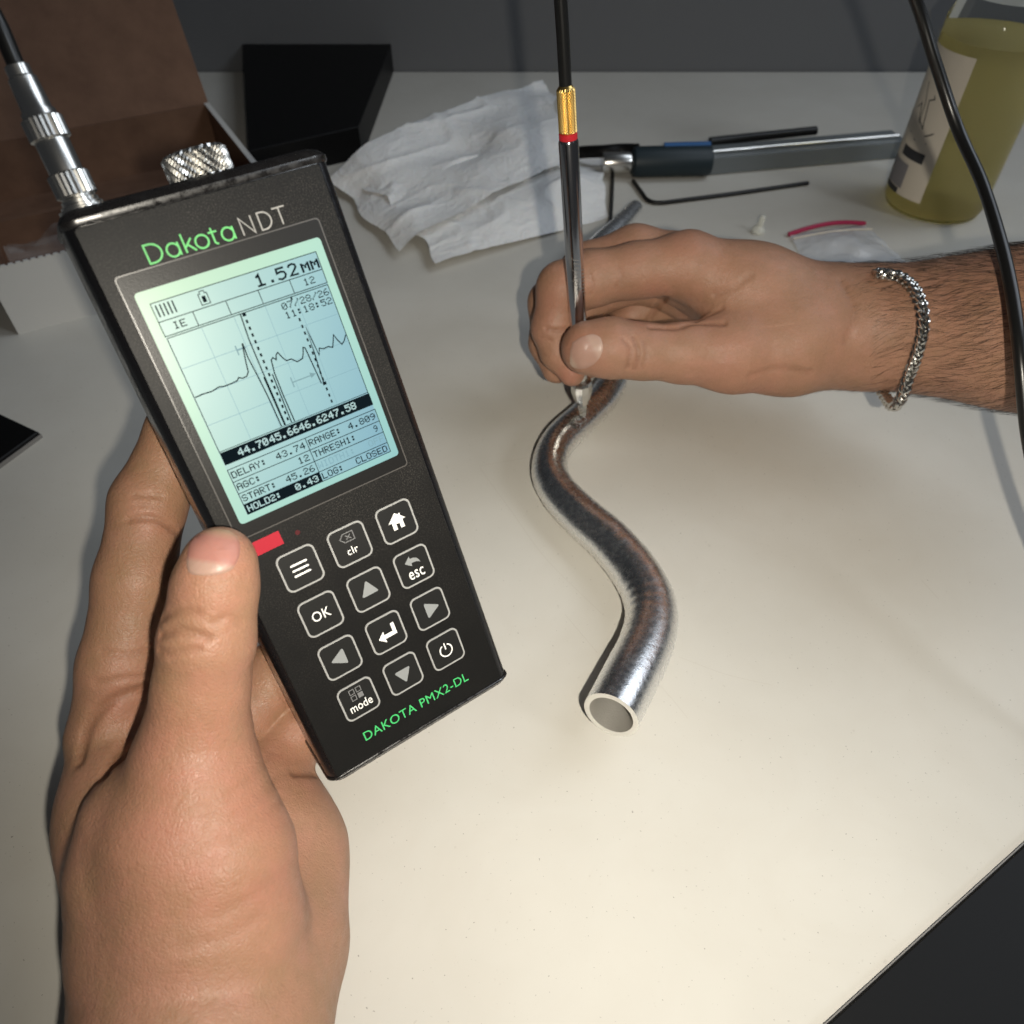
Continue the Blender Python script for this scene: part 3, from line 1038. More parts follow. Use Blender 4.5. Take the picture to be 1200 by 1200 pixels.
# chatter wrinkles left by the bender on the insides of the bends
s_ = np.linspace(0, 1, len(pts))
T = np.gradient(pts, axis=0)
T /= np.linalg.norm(T, axis=1)[:, None]
Kv = np.gradient(T, axis=0)
kn_ = Kv / (np.linalg.norm(Kv, axis=1)[:, None] + 1e-9)
kmag = np.linalg.norm(Kv, axis=1)
kmag = np.convolve(kmag / kmag.max(), np.ones(9) / 9, 'same')
arcl = np.concatenate([[0], np.cumsum(np.linalg.norm(np.diff(pts, axis=0), axis=1))])
for i in range(len(pts)):
    d = Vo[i] - pts[i]
    dn = d / np.linalg.norm(d, axis=1)[:, None]
    side = np.clip(dn @ kn_[i], 0, 1)
    top = np.clip(dn[:, 2], 0, 1)
    am = 0.16 * np.sin(arcl[i] * 3.6) * kmag[i] * (side ** 2 + 0.35 * top)
    am += 0.10 * math.sin(arcl[i] * 4.3) * math.exp(-((arcl[i] - 95) / 16) ** 2) * top ** 3
    am += 0.10 * math.sin(arcl[i] * 4.3) * math.exp(-((arcl[i] - 142) / 12) ** 2) * top ** 3
    Vo[i] = Vo[i] + dn * am[:, None]
tube = thing('bent_tube', 'shiny aluminium tube bent into an S on the desk, its cut open end in front', 'tube', pts[120] * (1, 1, 0))
og = pts[120] * (1, 1, 0)
link('tube_wall', mesh_np('tube_wall', Vo.reshape(-1, 3) - og, Fo), M_alu, tube)
wall = 2.1
Vi, Fi = sweep_np(pts[:150], rad[:150] - wall, n)
link('tube_bore', mesh_np('tube_bore', Vi - og, Fi[:, ::-1]), M_alu_in, tube)
a_, b_ = Vo[0], Vi[:n]
wv = 0.14 * np.sin(np.arange(n) * 1.9) + 0.1 * np.sin(np.arange(n) * 5.3 + 1)
mid = (a_ + b_) / 2 - T[0] * (0.25 + wv[:, None] * 0.8)
V = np.vstack([a_, mid, b_])
F = [(k * n + (i + 1) % n, k * n + i, (k + 1) * n + i, (k + 1) * n + (i + 1) % n) for k in range(2) for i in range(n)]
link('cut_rim', mesh_np('cut_rim', V - og, F), M_alu_cut, tube)

# ------------------------------------------------------------------ the pencil probe
tip = Z(683, 486, 19.0)
top_ = P(666, 163, 309)
axv = top_ - tip
plen = np.linalg.norm(axv)
axv /= plen
probe = thing('pencil_probe', 'slim polished steel pencil probe with gold knurled end pressed on the tube', 'probe', tip)
link('probe_tip', MB().lathe([(0.9, 0.0), (1.9, 0.2), (2.4, 6.0), (3.3, 10.0)], (0, 0, 0), axv, 28).mesh('probe_tip', True), M_tipglass, probe)
link('probe_nose', MB().lathe([(3.0, 7.5), (4.3, 11.0), (5.6, 16.0), (5.7, 20.0), (5.2, 21.5), (3.2, 22.0), (3.1, 27.5), (4.0, 27.6)], (0, 0, 0), axv, 10).mesh('probe_nose'), M_nickel, probe)
link('probe_barrel', MB().lathe([(3.3, 27.0), (3.9, 27.8), (4.05, 40), (4.1, plen - 1.0), (3.7, plen)], (0, 0, 0), axv, 40).mesh('probe_barrel', True), M_steel, probe)
link('red_band', MB().lathe([(3.5, plen), (3.75, plen + .2), (3.75, plen + 2.3), (3.4, plen + 2.5)], (0, 0, 0), axv, 32).mesh('red_band', True), M_redring, probe)
link('gold_end', MB().lathe([(3.2, plen + 2.4), (3.55, plen + 2.8)] + [(3.55, plen + 3.1 + k * 0.55) for k in range(28)] + [(3.0, plen + 19), (2.2, plen + 20), (2.2, plen + 24)], (0, 0, 0), axv, 44,
                             lambda k, i: (0.055 if (i + k) % 2 else -0.05) if 1 < k < 30 else 0).mesh('gold_end'), M_gold, probe)
# small engraved figures along the barrel
lat = np.cross(axv, CF)
lat /= np.linalg.norm(lat)
frt = np.cross(lat, axv)
if frt @ CF > 0:
    frt = -frt
mb = MB()
for ang, h0, n_ in ((-2, 74, 9), (-48, 70, 8)):
    for i in range(n_):
        for j in range(2 + (i * 7) % 3):
            a = math.radians(ang + 13 * (j - 1) + (i * 37 % 7))
            d = frt * math.cos(a) + lat * math.sin(a)
            sdv = np.cross(axv, d)
            c = axv * (h0 + i * 1.75 + .3 * j) + d * 4.14
            mb.add([c - sdv * .34 - axv * .30, c + sdv * .34 - axv * .30, c + sdv * .34 + axv * .10, c - sdv * .34 + axv * .10], [(0, 1, 2, 3)])
link('engraving', mb.mesh('engraving'), M_steel_mark, probe)

# couplant gel round the tip
gl = Z(672, 492, 18.0)
mb = MB()
V, F = [], []
nu, nv = 28, 12
for i in range(nv):
    for j in range(nu):
        th, ph = math.pi * (i + .5) / nv, 2 * math.pi * j / nu
        r = 7.0 + 1.3 * math.sin(3 * ph + .6) + 0.8 * math.sin(5 * ph)
        V.append((gl[0] + r * math.sin(th) * math.cos(ph) * .85, gl[1] + r * math.sin(th) * math.sin(ph) * .8, gl[2] - 1.2 + 2.6 * math.cos(th)))
for i in range(nv - 1):
    for j in range(nu):
        F.append((i * nu + j, (i + 1) * nu + j, (i + 1) * nu + (j + 1) % nu, i * nu + (j + 1) % nu))
F.append(tuple(range(nu)))
F.append(tuple(reversed(range((nv - 1) * nu, nv * nu))))
o = link('couplant_gel', mb.add(V, F).mesh('couplant_gel', True, gl), M_gel, None, gl)
tag(o, 'clear drop of couplant gel on the tube under the probe tip', 'gel')

# the probe cable: out of the gold end, up in a loop and down on the right
pe = tip + axv * (plen + 22)
path = [pe - axv * 3, pe + axv * 14, pe + axv * 34, pe + axv * 58 + CR * 2, P(690, -150, 262), P(800, -230, 255), P(960, -190, 250), P(1060, -30, 300), P(1095, 70, 318), P(1122, 150, 326), P(1151, 215, 318), P(1173, 285, 304), P(1187, 350, 294), P(1196, 420, 288), P(1206, 520, 292), P(1235, 640, 290), P(1300, 800, 280), P(1400, 900, 270)]
cb = link('probe_cable', MB().sweep(spline(path, 150) - pe, 2.45, 16).mesh('probe_cable', True), M_cable, None, pe)
tag(cb, 'black cable looping from the probe and hanging down in front of the forearm', 'cable')

# ------------------------------------------------------------------ hands as one continuous skin each
def smin(a, b, k):
    h = np.clip(0.5 + 0.5 * (b - a) / k, 0, 1)
    return b * (1 - h) + a * h - k * h * (1 - h)


class Body:
    def __init__(self, vox):
        self.vox = vox
        self.groups = []

    def grow(self, core, fingers, kcore, kweb, ksep=0.5, kthumb=4.0):
        """core: list of (a, b, ra, rb); fingers: list of lists; returns the distance grid"""
        allc = core + [c for f in fingers for c in f]
        lo = np.min([np.minimum(a - ra, b - rb) for a, b, ra, rb in allc], axis=0) - 3
        hi = np.max([np.maximum(a + ra, b + rb) for a, b, ra, rb in allc], axis=0) + 3
        self.lo = lo
        self.dim = np.ceil((hi - lo) / self.vox).astype(int) + 1
        self.ax = [lo[k] + np.arange(self.dim[k]) * self.vox for k in range(3)]
        MAXD = np.float32(14)

        def field(caps, k):
            f = np.full(self.dim, MAXD, np.float32)
            for c in caps:
                sl, d = self.cap(c, 13.0)
                f[sl] = smin(f[sl], d, k)
            return f
        pal = field(core, kcore)
        tot = pal.copy()
        for fi in fingers:
            g_ = field(fi, 4.0 if fi is not fingers[0] else kthumb)
            g_ = smin(g_, pal, kweb)
            tot = smin(tot, g_, ksep)
        self.f = tot
        return self

    def cap(self, c, mg):
        a, b, ra, rb = c
        lo = np.minimum(a - ra, b - rb) - mg
        hi = np.maximum(a + ra, b + rb) + mg
        sl, gx = [], []
        for k in range(3):
            i0 = max(0, int((lo[k] - self.lo[k]) / self.vox))
            i1 = min(self.dim[k], int((hi[k] - self.lo[k]) / self.vox) + 2)
            sl.append(slice(i0, i1))
            gx.append(self.ax[k][i0:i1].astype(np.float32))
        x, y, z = np.meshgrid(*gx, indexing='ij', sparse=True)
        d = (b - a).astype(np.float32)
        L2 = float(d @ d) + 1e-9
        t = np.clip(((x - a[0]) * d[0] + (y - a[1]) * d[1] + (z - a[2]) * d[2]) / L2, 0, 1)
        dist = np.sqrt((x - a[0] - t * d[0]) ** 2 + (y - a[1] - t * d[1]) ** 2 + (z - a[2] - t * d[2]) ** 2)
        return tuple(sl), (dist - (ra + t * (rb - ra))).astype(np.float32)

    def carve(self, pts, depth, width):
        for a, b in zip(pts[:-1], pts[1:]):
            sl, d = self.cap((a, b, 0.0, 0.0), width * 3)
            self.f[sl] += 0
            cur = self.cv[sl]
            np.maximum(cur, 2.4 * depth * np.exp(-(d / width) ** 2), out=cur)

    def begin_carve(self):
        self.cv = np.full(self.dim, -9.0, np.float32)

    def end_carve(self):
        self.f += np.maximum(self.cv, 0)

    def sample(self, p):
        q = (p - self.lo) / self.vox
        i = np.floor(q).astype(int)
        if (i < 0).any() or (i >= self.dim - 1).any():
            return 5.0
        t = q - i
        b = self.f[i[0]:i[0] + 2, i[1]:i[1] + 2, i[2]:i[2] + 2]
        b = b[0] * (1 - t[0]) + b[1] * t[0]
        b = b[0] * (1 - t[1]) + b[1] * t[1]
        return float(b[0] * (1 - t[2]) + b[1] * t[2])

    def hit(self, x, y, d0=120, d1=460):
        ray = P(x, y, 1.0) - CAM
        d = d0
        while d < d1:
            s = self.sample(CAM + ray * d)
            if s < 0.05:
                return CAM + ray * d
            d += max(0.15, s * 0.6)
        return None

    def surface(self):
        f, dim = self.f, self.dim
        ins = f < 0
        c = [ins[i:dim[0] - 1 + i, j:dim[1] - 1 + j, k:dim[2] - 1 + k] for i in (0, 1) for j in (0, 1) for k in (0, 1)]
        cnt = sum(a.astype(np.int8) for a in c)
        act = (cnt > 0) & (cnt < 8)
        idx = np.argwhere(act)
        num = np.full(act.shape, -1, np.int32)
        num[act] = np.arange(len(idx))
        co = [(i, j, k) for i in (0, 1) for j in (0, 1) for k in (0, 1)]
        vals = np.stack([f[idx[:, 0] + i, idx[:, 1] + j, idx[:, 2] + k] for i, j, k in co], 1)
        acc = np.zeros((len(idx), 3))
        n_ = np.zeros(len(idx))
        for p in range(8):
            for q in range(p + 1, 8):
                if sum(abs(co[p][m] - co[q][m]) for m in range(3)) != 1:
                    continue
                a, b = vals[:, p], vals[:, q]
                m = (a < 0) != (b < 0)
                t = np.where(m, a / np.where(m, a - b, 1), 0)
                pt = np.array(co[p])[None] + t[:, None] * (np.array(co[q]) - np.array(co[p]))[None]
                acc[m] += pt[m]
                n_[m] += 1
        V = self.lo + (idx + acc / n_[:, None]) * self.vox
        quads = []
        for axis in range(3):
            s0 = [slice(None)] * 3
            s1 = [slice(None)] * 3
            s0[axis], s1[axis] = slice(0, -1), slice(1, None)
            a, b = ins[tuple(s0)], ins[tuple(s1)]
            e = np.argwhere(a != b)
            u, v = (axis + 1) % 3, (axis + 2) % 3
            ok = (e[:, u] > 0) & (e[:, v] > 0) & (e[:, u] < dim[u] - 1) & (e[:, v] < dim[v] - 1)
            e = e[ok]
            fl2 = a[tuple(e.T)]
            du, dv = np.zeros(3, int), np.zeros(3, int)
            du[u], dv[v] = 1, 1
            q = np.stack([num[tuple((e - du - dv).T)], num[tuple((e - dv).T)], num[tuple(e.T)], num[tuple((e - du).T)]], 1)
            q[~fl2] = q[~fl2][:, ::-1]
            quads.append(q)
        Q = np.vstack(quads)
        Q = Q[(Q >= 0).all(1)]
        # two light smoothing passes
        for _ in range(1):
            sm = np.zeros_like(V)
            ct = np.zeros(len(V))
            for i in range(4):
                np.add.at(sm, Q[:, i], V[Q[:, (i + 1) % 4]])
                np.add.at(ct, Q[:, i], 1)
            V = V * 0.45 + 0.55 * sm / np.maximum(ct, 1)[:, None]
        return V, Q


def chain(*j):
    """joints (px x, px y, depth, px radius) to capsules"""
    q = [(P(x, y, d), r * d / FPX) for x, y, d, r in j]
    return [(a[0], b[0], a[1], b[1]) for a, b in zip(q[:-1], q[1:])]


def hand(name, label, body, m, creases, red_pts, origin):
    body.begin_carve()
    for px, depth, width in creases:
        pts = [body.hit(x, y) for x, y in spline([(a, b) for a, b in px], max(4, 4 * len(px)))]
        pts = [p for p in pts if p is not None]
        if len(pts) > 1:
            body.carve(pts, depth, width)
    body.end_carve()
    V, Q = body.surface()
    me = mesh_np(name, V - origin, Q)
    red = np.zeros(len(V), np.float32)
    for p, r, a in red_pts:
        red = np.maximum(red, a * np.exp(-((V - p) ** 2).sum(1) / r ** 2))
    at = me.attributes.new('redness', 'FLOAT', 'POINT')
    if len(me.vertices) == len(red):
        at.data.foreach_set('value', red)
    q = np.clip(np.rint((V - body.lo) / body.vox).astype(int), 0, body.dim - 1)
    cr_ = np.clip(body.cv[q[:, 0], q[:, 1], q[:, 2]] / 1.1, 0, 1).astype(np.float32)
    at = me.attributes.new('crease_shade', 'FLOAT', 'POINT')
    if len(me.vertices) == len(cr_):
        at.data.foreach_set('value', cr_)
    o = link('person', me, m, None, origin)
    tag(o, label, 'person')
    return o, V


def nail(body, parent, poly, base_c, tip_c, m, origin, lift=0.45):
    """a thumbnail: px outline laid on the skin and raised a little, with a rounded rim"""
    c = np.mean(poly, axis=0)
    out = spline(np.vstack([poly, poly[:1]]), 49)[:-1]
    V, F, al = [], [], []
    base_c, tip_c = np.array(base_c, float), np.array(tip_c, float)
    rings = [(0.0, 1.0), (0.35, 1.0), (0.7, 1.0), (0.9, 0.95), (0.98, 0.6), (1.03, -0.5)]
    n_ = len(out)
    for s, lf in rings:
        for q in out:
            p = c + (q - c) * s
            hp = body.hit(*p)
            for k_ in range(9):
                if hp is not None:
                    break
                hp = body.hit(*(c + (q - c) * s * (0.94 - 0.06 * k_)))
            d = CAM - hp
            V.append(hp + d / np.linalg.norm(d) * lift * lf)
            al.append(np.clip(((p - base_c) @ (tip_c - base_c)) / ((tip_c - base_c) @ (tip_c - base_c)), 0, 1))
    for k in range(len(rings) - 1):
        for i in range(n_):
            j = (i + 1) % n_
            F.append((k * n_ + i, k * n_ + j, (k + 1) * n_ + j, (k + 1) * n_ + i))
    V = np.array(V)
    # smooth across the inner rings so that the plate is one clean curve
    R_ = V.reshape(len(rings), n_, 3)
    R_[0] = R_[1].mean(0)
    me = mesh_np('thumbnail', V - origin, np.array(F))
    at = me.attributes.new('along', 'FLOAT', 'POINT')
    if len(me.vertices) == len(al):
        at.data.foreach_set('value', np.array(al, np.float32))
    return link('thumbnail', me, m, parent)


# the hand that holds the gauge
core = []
core += chain((130, 868, 236, 44), (150, 960, 226, 64), (178, 1080, 212, 88))           # forefinger side of the palm
core += chain((220, 905, 248, 66), (240, 1010, 240, 84), (245, 1130, 222, 100))          # middle of the palm
core += chain((310, 925, 256, 56), (333, 1000, 247, 60), (332, 1110, 228, 74))          # little-finger side
core += chain((245, 1130, 214, 118), (238, 1230, 200, 128), (228, 1420, 180, 150))         # wrist and forearm
thumb = chain((258, 658, 195, 41), (252, 690, 196, 44.5), (243, 750, 198, 50), (236, 808, 202, 50), (230, 872, 206, 60), (236, 940, 205, 74), (256, 1005, 204, 83), (264, 1085, 204, 86), (252, 1165, 208, 94)) + chain((206, 905, 208, 52), (172, 965, 209, 68), (166, 1020, 208, 76), (182, 1100, 206, 90)) + chain((222, 915, 205, 62), (212, 985, 203, 80), (222, 1080, 202, 94))
index = chain((262, 436, 243, 33), (212, 505, 244, 36), (174, 590, 240, 40.5), (159, 680, 236, 43.5), (142, 780, 235, 45), (130, 860, 236, 46))
middle = chain((405, 552, 262, 32), (330, 640, 268, 38), (238, 760, 262, 42), (185, 872, 250, 46))
ringf = chain((462, 648, 276, 30), (400, 720, 276, 36), (322, 798, 266, 41), (236, 900, 254, 46))
little = chain((452, 790, 283, 27), (412, 812, 278, 31), (352, 850, 266, 36), (292, 930, 254, 46))
B = Body(0.58).grow(core, [thumb, index, middle, ringf, little], 14.0, 4.5, 0.5, 5.5)
cre = [
    ([(190, 724), (205, 718), (232, 718)], 0.28, 0.9), ([(188, 744), (212, 739), (245, 748)], 0.5, 0.9), ([(186, 763), (202, 765), (232, 760)], 0.36, 0.9), ([(250, 730), (270, 722), (283, 731)], 0.2, 0.9),
    ([(150, 609), (180, 607), (208, 624)], 0.5, 0.9), ([(158, 580), (190, 581)], 0.3, 0.8), ([(160, 592), (188, 594)], 0.16, 0.7), ([(118, 762), (150, 768), (180, 760)], 0.22, 1.0),
    ([(92, 892), (104, 850), (130, 822), (172, 806)], 0.7, 1.5), ([(112, 800), (140, 796), (168, 792)], 0.25, 1.0), ([(122, 912), (132, 888), (150, 868)], 0.5, 1.3),
    ([(270, 930), (292, 912), (318, 882)], 0.09, 1.2), ([(275, 955), (300, 938), (330, 905)], 0.09, 1.2), ([(268, 985), (300, 962), (330, 935)], 0.09, 1.2),
    ([(330, 800), (352, 832), (384, 858)], 0.4, 1.2), ([(345, 905), (370, 905), (392, 897)], 0.45, 1.4), ([(312, 770), (330, 812), (345, 838)], 0.3, 1.0),
    ([(250, 1075), (300, 1048), (345, 1010)], 0.09, 1.6), ([(210, 1110), (260, 1100), (310, 1070)], 0.09, 1.6)]
redp = [(P(262, 640, 186), 10, 0.8), (P(270, 950, 190), 34, 0.8), (P(250, 700, 186), 9, 0.5), (P(330, 980, 205), 24, 0.8), (P(200, 610, 228), 8, 0.6), (P(150, 830, 225), 12, 0.5), (P(360, 860, 250), 18, 0.7), (P(240, 740, 186), 10, 0.35)]
org = P(240, 1130, 216)
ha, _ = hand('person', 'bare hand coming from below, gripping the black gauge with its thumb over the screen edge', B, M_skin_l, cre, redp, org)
nail(B, ha, np.array([(223, 633), (229, 624), (246, 620), (264, 621), (277, 628), (281, 641), (279, 655), (270, 668), (250, 674), (226, 673), (219, 664), (220, 647)], float), (246, 674), (256, 614), M_nail_l, org)

# the hand and forearm that hold the probe
core = []
core += chain((806, 312, 367, 37), (880, 343, 370, 50), (985, 378, 372, 58))                 # forefinger metacarpal
core += chain((858, 414, 362, 44), (925, 405, 366, 52), (990, 388, 372, 58))                 # thumb metacarpal
core += chain((800, 318, 388, 38), (880, 350, 392, 48), (985, 386, 384, 52))                 # middle of the hand
core += chain((815, 345, 412, 32), (890, 372, 408, 40), (985, 392, 392, 46))                 # little-finger side
core += chain((985, 384, 374, 59), (1040, 385, 366, 63), (1120, 384, 350, 73), (1200, 386, 333, 87), (1330, 392, 305, 108))
thumb = chain((689, 408, 356, 31.5), (716, 408, 356, 34), (752, 412, 357, 31.5), (800, 414, 359, 34), (860, 414, 362, 45))
index = chain((670, 437, 382, 15.5), (655, 412, 380, 21), (650, 385, 378, 26), (660, 338, 372, 30), (692, 327, 369, 31.5), (748, 317, 366, 31), (806, 311, 366, 37))
middle = chain((652, 432, 398, 17), (642, 402, 400, 21), (646, 355, 399, 26), (690, 316, 394, 30), (745, 300, 390, 34), (800, 314, 388, 38))
ringf = chain((690, 425, 412, 18), (672, 392, 416, 22), (690, 345, 416, 27), (750, 322, 412, 31), (815, 342, 410, 33))
little = chain((730, 418, 424, 16), (722, 386, 430, 19), (752, 360, 430, 24), (825, 352, 418, 29))
B2 = Body(0.58).grow(core, [thumb, index, middle, ringf, little], 12.0, 6.0, 0.5)
cre = [
    ([(730, 397), (739, 409), (735, 431)], 0.45, 0.9), ([(743, 396), (748, 414), (743, 432)], 0.5, 0.9), ([(755, 400), (757, 416), (752, 430)], 0.3, 0.9),
    ([(760, 375), (768, 363), (780, 349)], 0.8, 1.3), ([(762, 383), (792, 384), (810, 379), (848, 379)], 0.7, 1.3), ([(800, 384), (825, 372), (845, 362)], 0.3, 1.2),
    ([(640, 385), (652, 387), (664, 386)], 0.45, 0.9), ([(633, 395), (645, 398)], 0.25, 0.8), ([(690, 318), (694, 332), (692, 345)], 0.2, 1.0), ([(722, 338), (728, 326), (724, 312)], 0.15, 1.2),
    ([(838, 345), (862, 335), (880, 322)], 0.2, 1.6), ([(880, 440), (910, 432), (950, 436)], 0.25, 1.6), ([(985, 330), (1000, 360), (992, 400)], 0.2, 2.0)]
redp = [(P(680, 400, 345), 12, 0.8), (P(770, 350, 352), 14, 0.7), (P(668, 440, 375), 8, 0.9), (P(655, 360, 365), 12, 0.6), (P(800, 300, 355), 16, 0.4), (P(870, 450, 350), 22, 0.5)]
org2 = P(1100, 385, 355)
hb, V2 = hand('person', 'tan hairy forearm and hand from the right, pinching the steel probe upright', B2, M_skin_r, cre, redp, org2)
nail(B2, hb, np.array([(671, 401), (682, 395), (695, 392), (704, 397), (706, 411), (698, 425), (684, 432), (670, 429), (668, 414)], float), (706, 402), (660, 426), M_nail_r, org2)

# dark hair on the forearm and wrist
axd = P(1200, 386, 333) - P(985, 384, 374)
axd /= np.linalg.norm(axd)
sel = np.argwhere(V2 @ axd > P(905, 384, 372) @ axd).ravel()
pick = rng.choice(sel, 26000)
V, F = [], []
mid0, mid1 = P(985, 384, 374), P(1200, 386, 333)
up_ = CU
for i in pick:
    p = V2[i]
    s = (p - mid0) @ axd
    cen = mid0 + axd * s
    nrm = p - cen
    nrm /= np.linalg.norm(nrm) + 1e-9
    if rng.random() > np.clip((s + 42) / 130, 0.0, .85) * np.clip(0.75 + 0.35 * (nrm @ up_), 0.2, 1):
        continue
    tang = np.cross(nrm, axd)
    if tang @ CU > 0:
        tang = -tang
    flow = 0.22 + 0.55 * math.exp(-((s - 2) / 22) ** 2) + 0.18 * math.sin(s * 0.13 + (nrm @ CU) * 3.0)
    d = -axd + tang * (flow + rng.normal(0, 0.24))
    d -= nrm * (d @ nrm)
    d /= np.linalg.norm(d)
    fade = float(np.clip((s + 45) / 70, 0.35, 1))
    L = rng.uniform(3.5, 11.0) * fade
    w = rng.uniform(0.022, 0.07) * fade
    bend = rng.uniform(-.35, .35)
    sd = np.cross(d, nrm)
    q = [p, p + d * L * .5 + nrm * L * .09 + sd * bend * L * .15, p + d * L + nrm * L * .07 + sd * bend * L * .5]
    o_ = len(V)
    for k, ww in ((0, w), (1, w * .8)):
        for a in (0, 2.094, 4.189):
            V.append(q[k] + (sd * math.cos(a) + nrm * math.sin(a)) * ww)
    V.append(q[2])
    for a in range(3):
        b = (a + 1) % 3
        F.append((o_ + a, o_ + b, o_ + 3 + b))
        F.append((o_ + a, o_ + 3 + b, o_ + 3 + a))
        F.append((o_ + 3 + a, o_ + 3 + b, o_ + 6))
kind(link('arm_hair', mesh_np('arm_hair', np.array(V) - org2, np.array(F)), M_hair, hb), 'stuff')

# ------------------------------------------------------------------ the chain bracelet
def on_arm(x, y, lift):
    hp = B2.hit(x, y)
    d = CAM - hp
    return hp + d / np.linalg.norm(d) * lift


front = [on_arm(x, y, 2.4) for x, y in ((1030, 321), (1046, 322), (1061, 329), (1073, 342), (1080, 360), (1082, 380), (1079, 400), (1072, 422), (1065, 440))]
lp = [P(1022, 319, 372)] + front + [P(1060, 458, 346), P(1054, 470, 350), P(1046, 476, 354), P(1038, 466, 364), P(1029, 452, 374), P(1016, 436, 398), P(1004, 400, 412), P(1004, 350, 412), P(1010, 324, 396)]
lp = spline(lp + [lp[0]], 600)[:-1]
cum = np.concatenate([[0], np.cumsum(np.linalg.norm(np.diff(lp, axis=0), axis=1))])
bc = lp.mean(0)
br = thing('chain_bracelet', 'silver curb chain bracelet hanging loose round the hairy wrist', 'bracelet', bc)
# one link: a flattened oval ring
nu, nv = 12, 6
V, F = [], []
for i in range(nu):
    a = 2 * math.pi * i / nu
    c = np.array([2.5 * math.cos(a), 2.15 * math.sin(a), 0])
    rad_ = np.array([math.cos(a), math.sin(a), 0])
    for j in range(nv):
        b = 2 * math.pi * j / nv
        V.append(c + rad_ * 0.78 * math.cos(b) + np.array([0, 0, 0.78 * math.sin(b)]))
for i in range(nu):
    for j in range(nv):
        F.append((i * nv + j, ((i + 1) % nu) * nv + j, ((i + 1) % nu) * nv + (j + 1) % nv, i * nv + (j + 1) % nv))
link_me = MB().add(V, F).mesh('chain_link', True)
nl = int(cum[-1] / 1.75)
for i in range(nl):
    s = cum[-1] * i / nl
    k = min(int(np.searchsorted(cum, s)), len(lp) - 1)
    p = lp[k]
    t = lp[(k + 4) % len(lp)] - lp[k - 4]
    t /= np.linalg.norm(t)
    out = p - bc
    out -= t * (out @ t)
    out /= np.linalg.norm(out)
    sd = np.cross(t, out)
    tw = math.radians(52 if i % 2 else -52)
    xx = t * math.cos(math.radians(28)) + sd * math.sin(math.radians(28)) * (1 if i % 2 else -1)
    zz = out * math.cos(tw) + np.cross(xx, out) * math.sin(tw)
    zz -= xx * (zz @ xx)
    zz /= np.linalg.norm(zz)
    yy = np.cross(zz, xx)
    o = link('chain_link', link_me, M_chain, br)
    q = (p - bc) * S
    o.matrix_local = Matrix(((xx[0], yy[0], zz[0], q[0]), (xx[1], yy[1], zz[1], q[1]), (xx[2], yy[2], zz[2], q[2]), (0, 0, 0, 1)))

# ------------------------------------------------------------------ the carton behind the gauge
A0, A1 = Z(22, 392), Z(352, 306)
ex = (A1 - A0) / np.linalg.norm(A1 - A0)
ey = np.array([-ex[1], ex[0], 0])
bl, bd, bh, th = np.linalg.norm(A1 - A0), 205.0, 44.0, 3.0
carton = thing('open_carton', 'open white carton with brown inside standing behind the gauge', 'carton', A0)
carton.rotation_euler = (0, 0, math.atan2(ex[1], ex[0]))
two = lambda o: o


def panel(name, b, m):
    return link(name, b.mesh(name), m, carton)


panel('front_panel', MB().box(0, bl, 0, 1.2, 0, bh), M_card_white)
panel('front_lining', MB().box(0.5, bl - .5, 1.2, th, 0.3, bh - .4), M_card_in)
panel('side_panel', MB().box(bl - th, bl, th + .05, bd, 0, bh - .6), M_card_in)
panel('side_panel', MB().box(0, th, th + .05, bd, 0, bh - .6), M_card_in)
panel('side_edge', MB().box(bl - th - .6, bl + .4, th + .1, bd, bh - .55, bh + .3), M_card_white)
panel('back_panel', MB().box(th, bl - th, bd - th, bd - .05, 0, bh), M_card_in)
panel('base_panel', MB().box(th, bl - th, th + .05, bd - th, 0.2, 1.6), M_card_in)
panel('inner_flap', MB().box(th, bl - th - 4, bd * .50, bd * .53, 1.6, bh * .62), M_card_in)
# back lid standing up
lid = MB()
lid.add([(0, bd, bh), (bl, bd, bh), (bl, bd + 70, bh + 120), (0, bd + 70, bh + 120), (0, bd + 2.6, bh - 1.5), (bl, bd + 2.6, bh - 1.5), (bl, bd + 72.6, bh + 118.5), (0, bd + 72.6, bh + 118.5)],
        [(0, 1, 2, 3), (7, 6, 5, 4), (0, 4, 5, 1), (2, 6, 7, 3), (1, 5, 6, 2), (0, 3, 7, 4)])
panel('lid_panel', lid, M_card_in)
# perforated rim of the front panel
b = MB()
for i in range(int(bl / 4.2)):
    b.box(i * 4.2 + .6, i * 4.2 + 3.2, -.1, 1.5, bh, bh + 0.7)
kind(panel('torn_rim', b, M_card_white), 'stuff')

# crumpled clear film inside the carton
nu, nv = 60, 40
V = []
for j in range(nv):
    for i in range(nu):
        u, v = i / (nu - 1), j / (nv - 1)
        x, y = 8 + u * (bl - 16), 8 + v * bd * .46
        z = 14 + 9 * math.sin(u * 9 + 2 * math.sin(v * 5)) * math.cos(v * 6 + u * 3) + 6 * abs(math.sin(u * 17 + v * 11)) + rng.normal(0, 0.5)
        V.append((x, y, max(3, z)))
F = [(j * nu + i, j * nu + i + 1, (j + 1) * nu + i + 1, (j + 1) * nu + i) for j in range(nv - 1) for i in range(nu - 1)]
o = link('plastic_film', mesh_np('plastic_film', np.array(V), np.array(F)), M_film, None)
o.matrix_world = carton.matrix_world
o.location = carton.location
o.rotation_euler = carton.rotation_euler
tag(o, 'crumpled clear plastic film lying inside the open carton', 'plastic film')


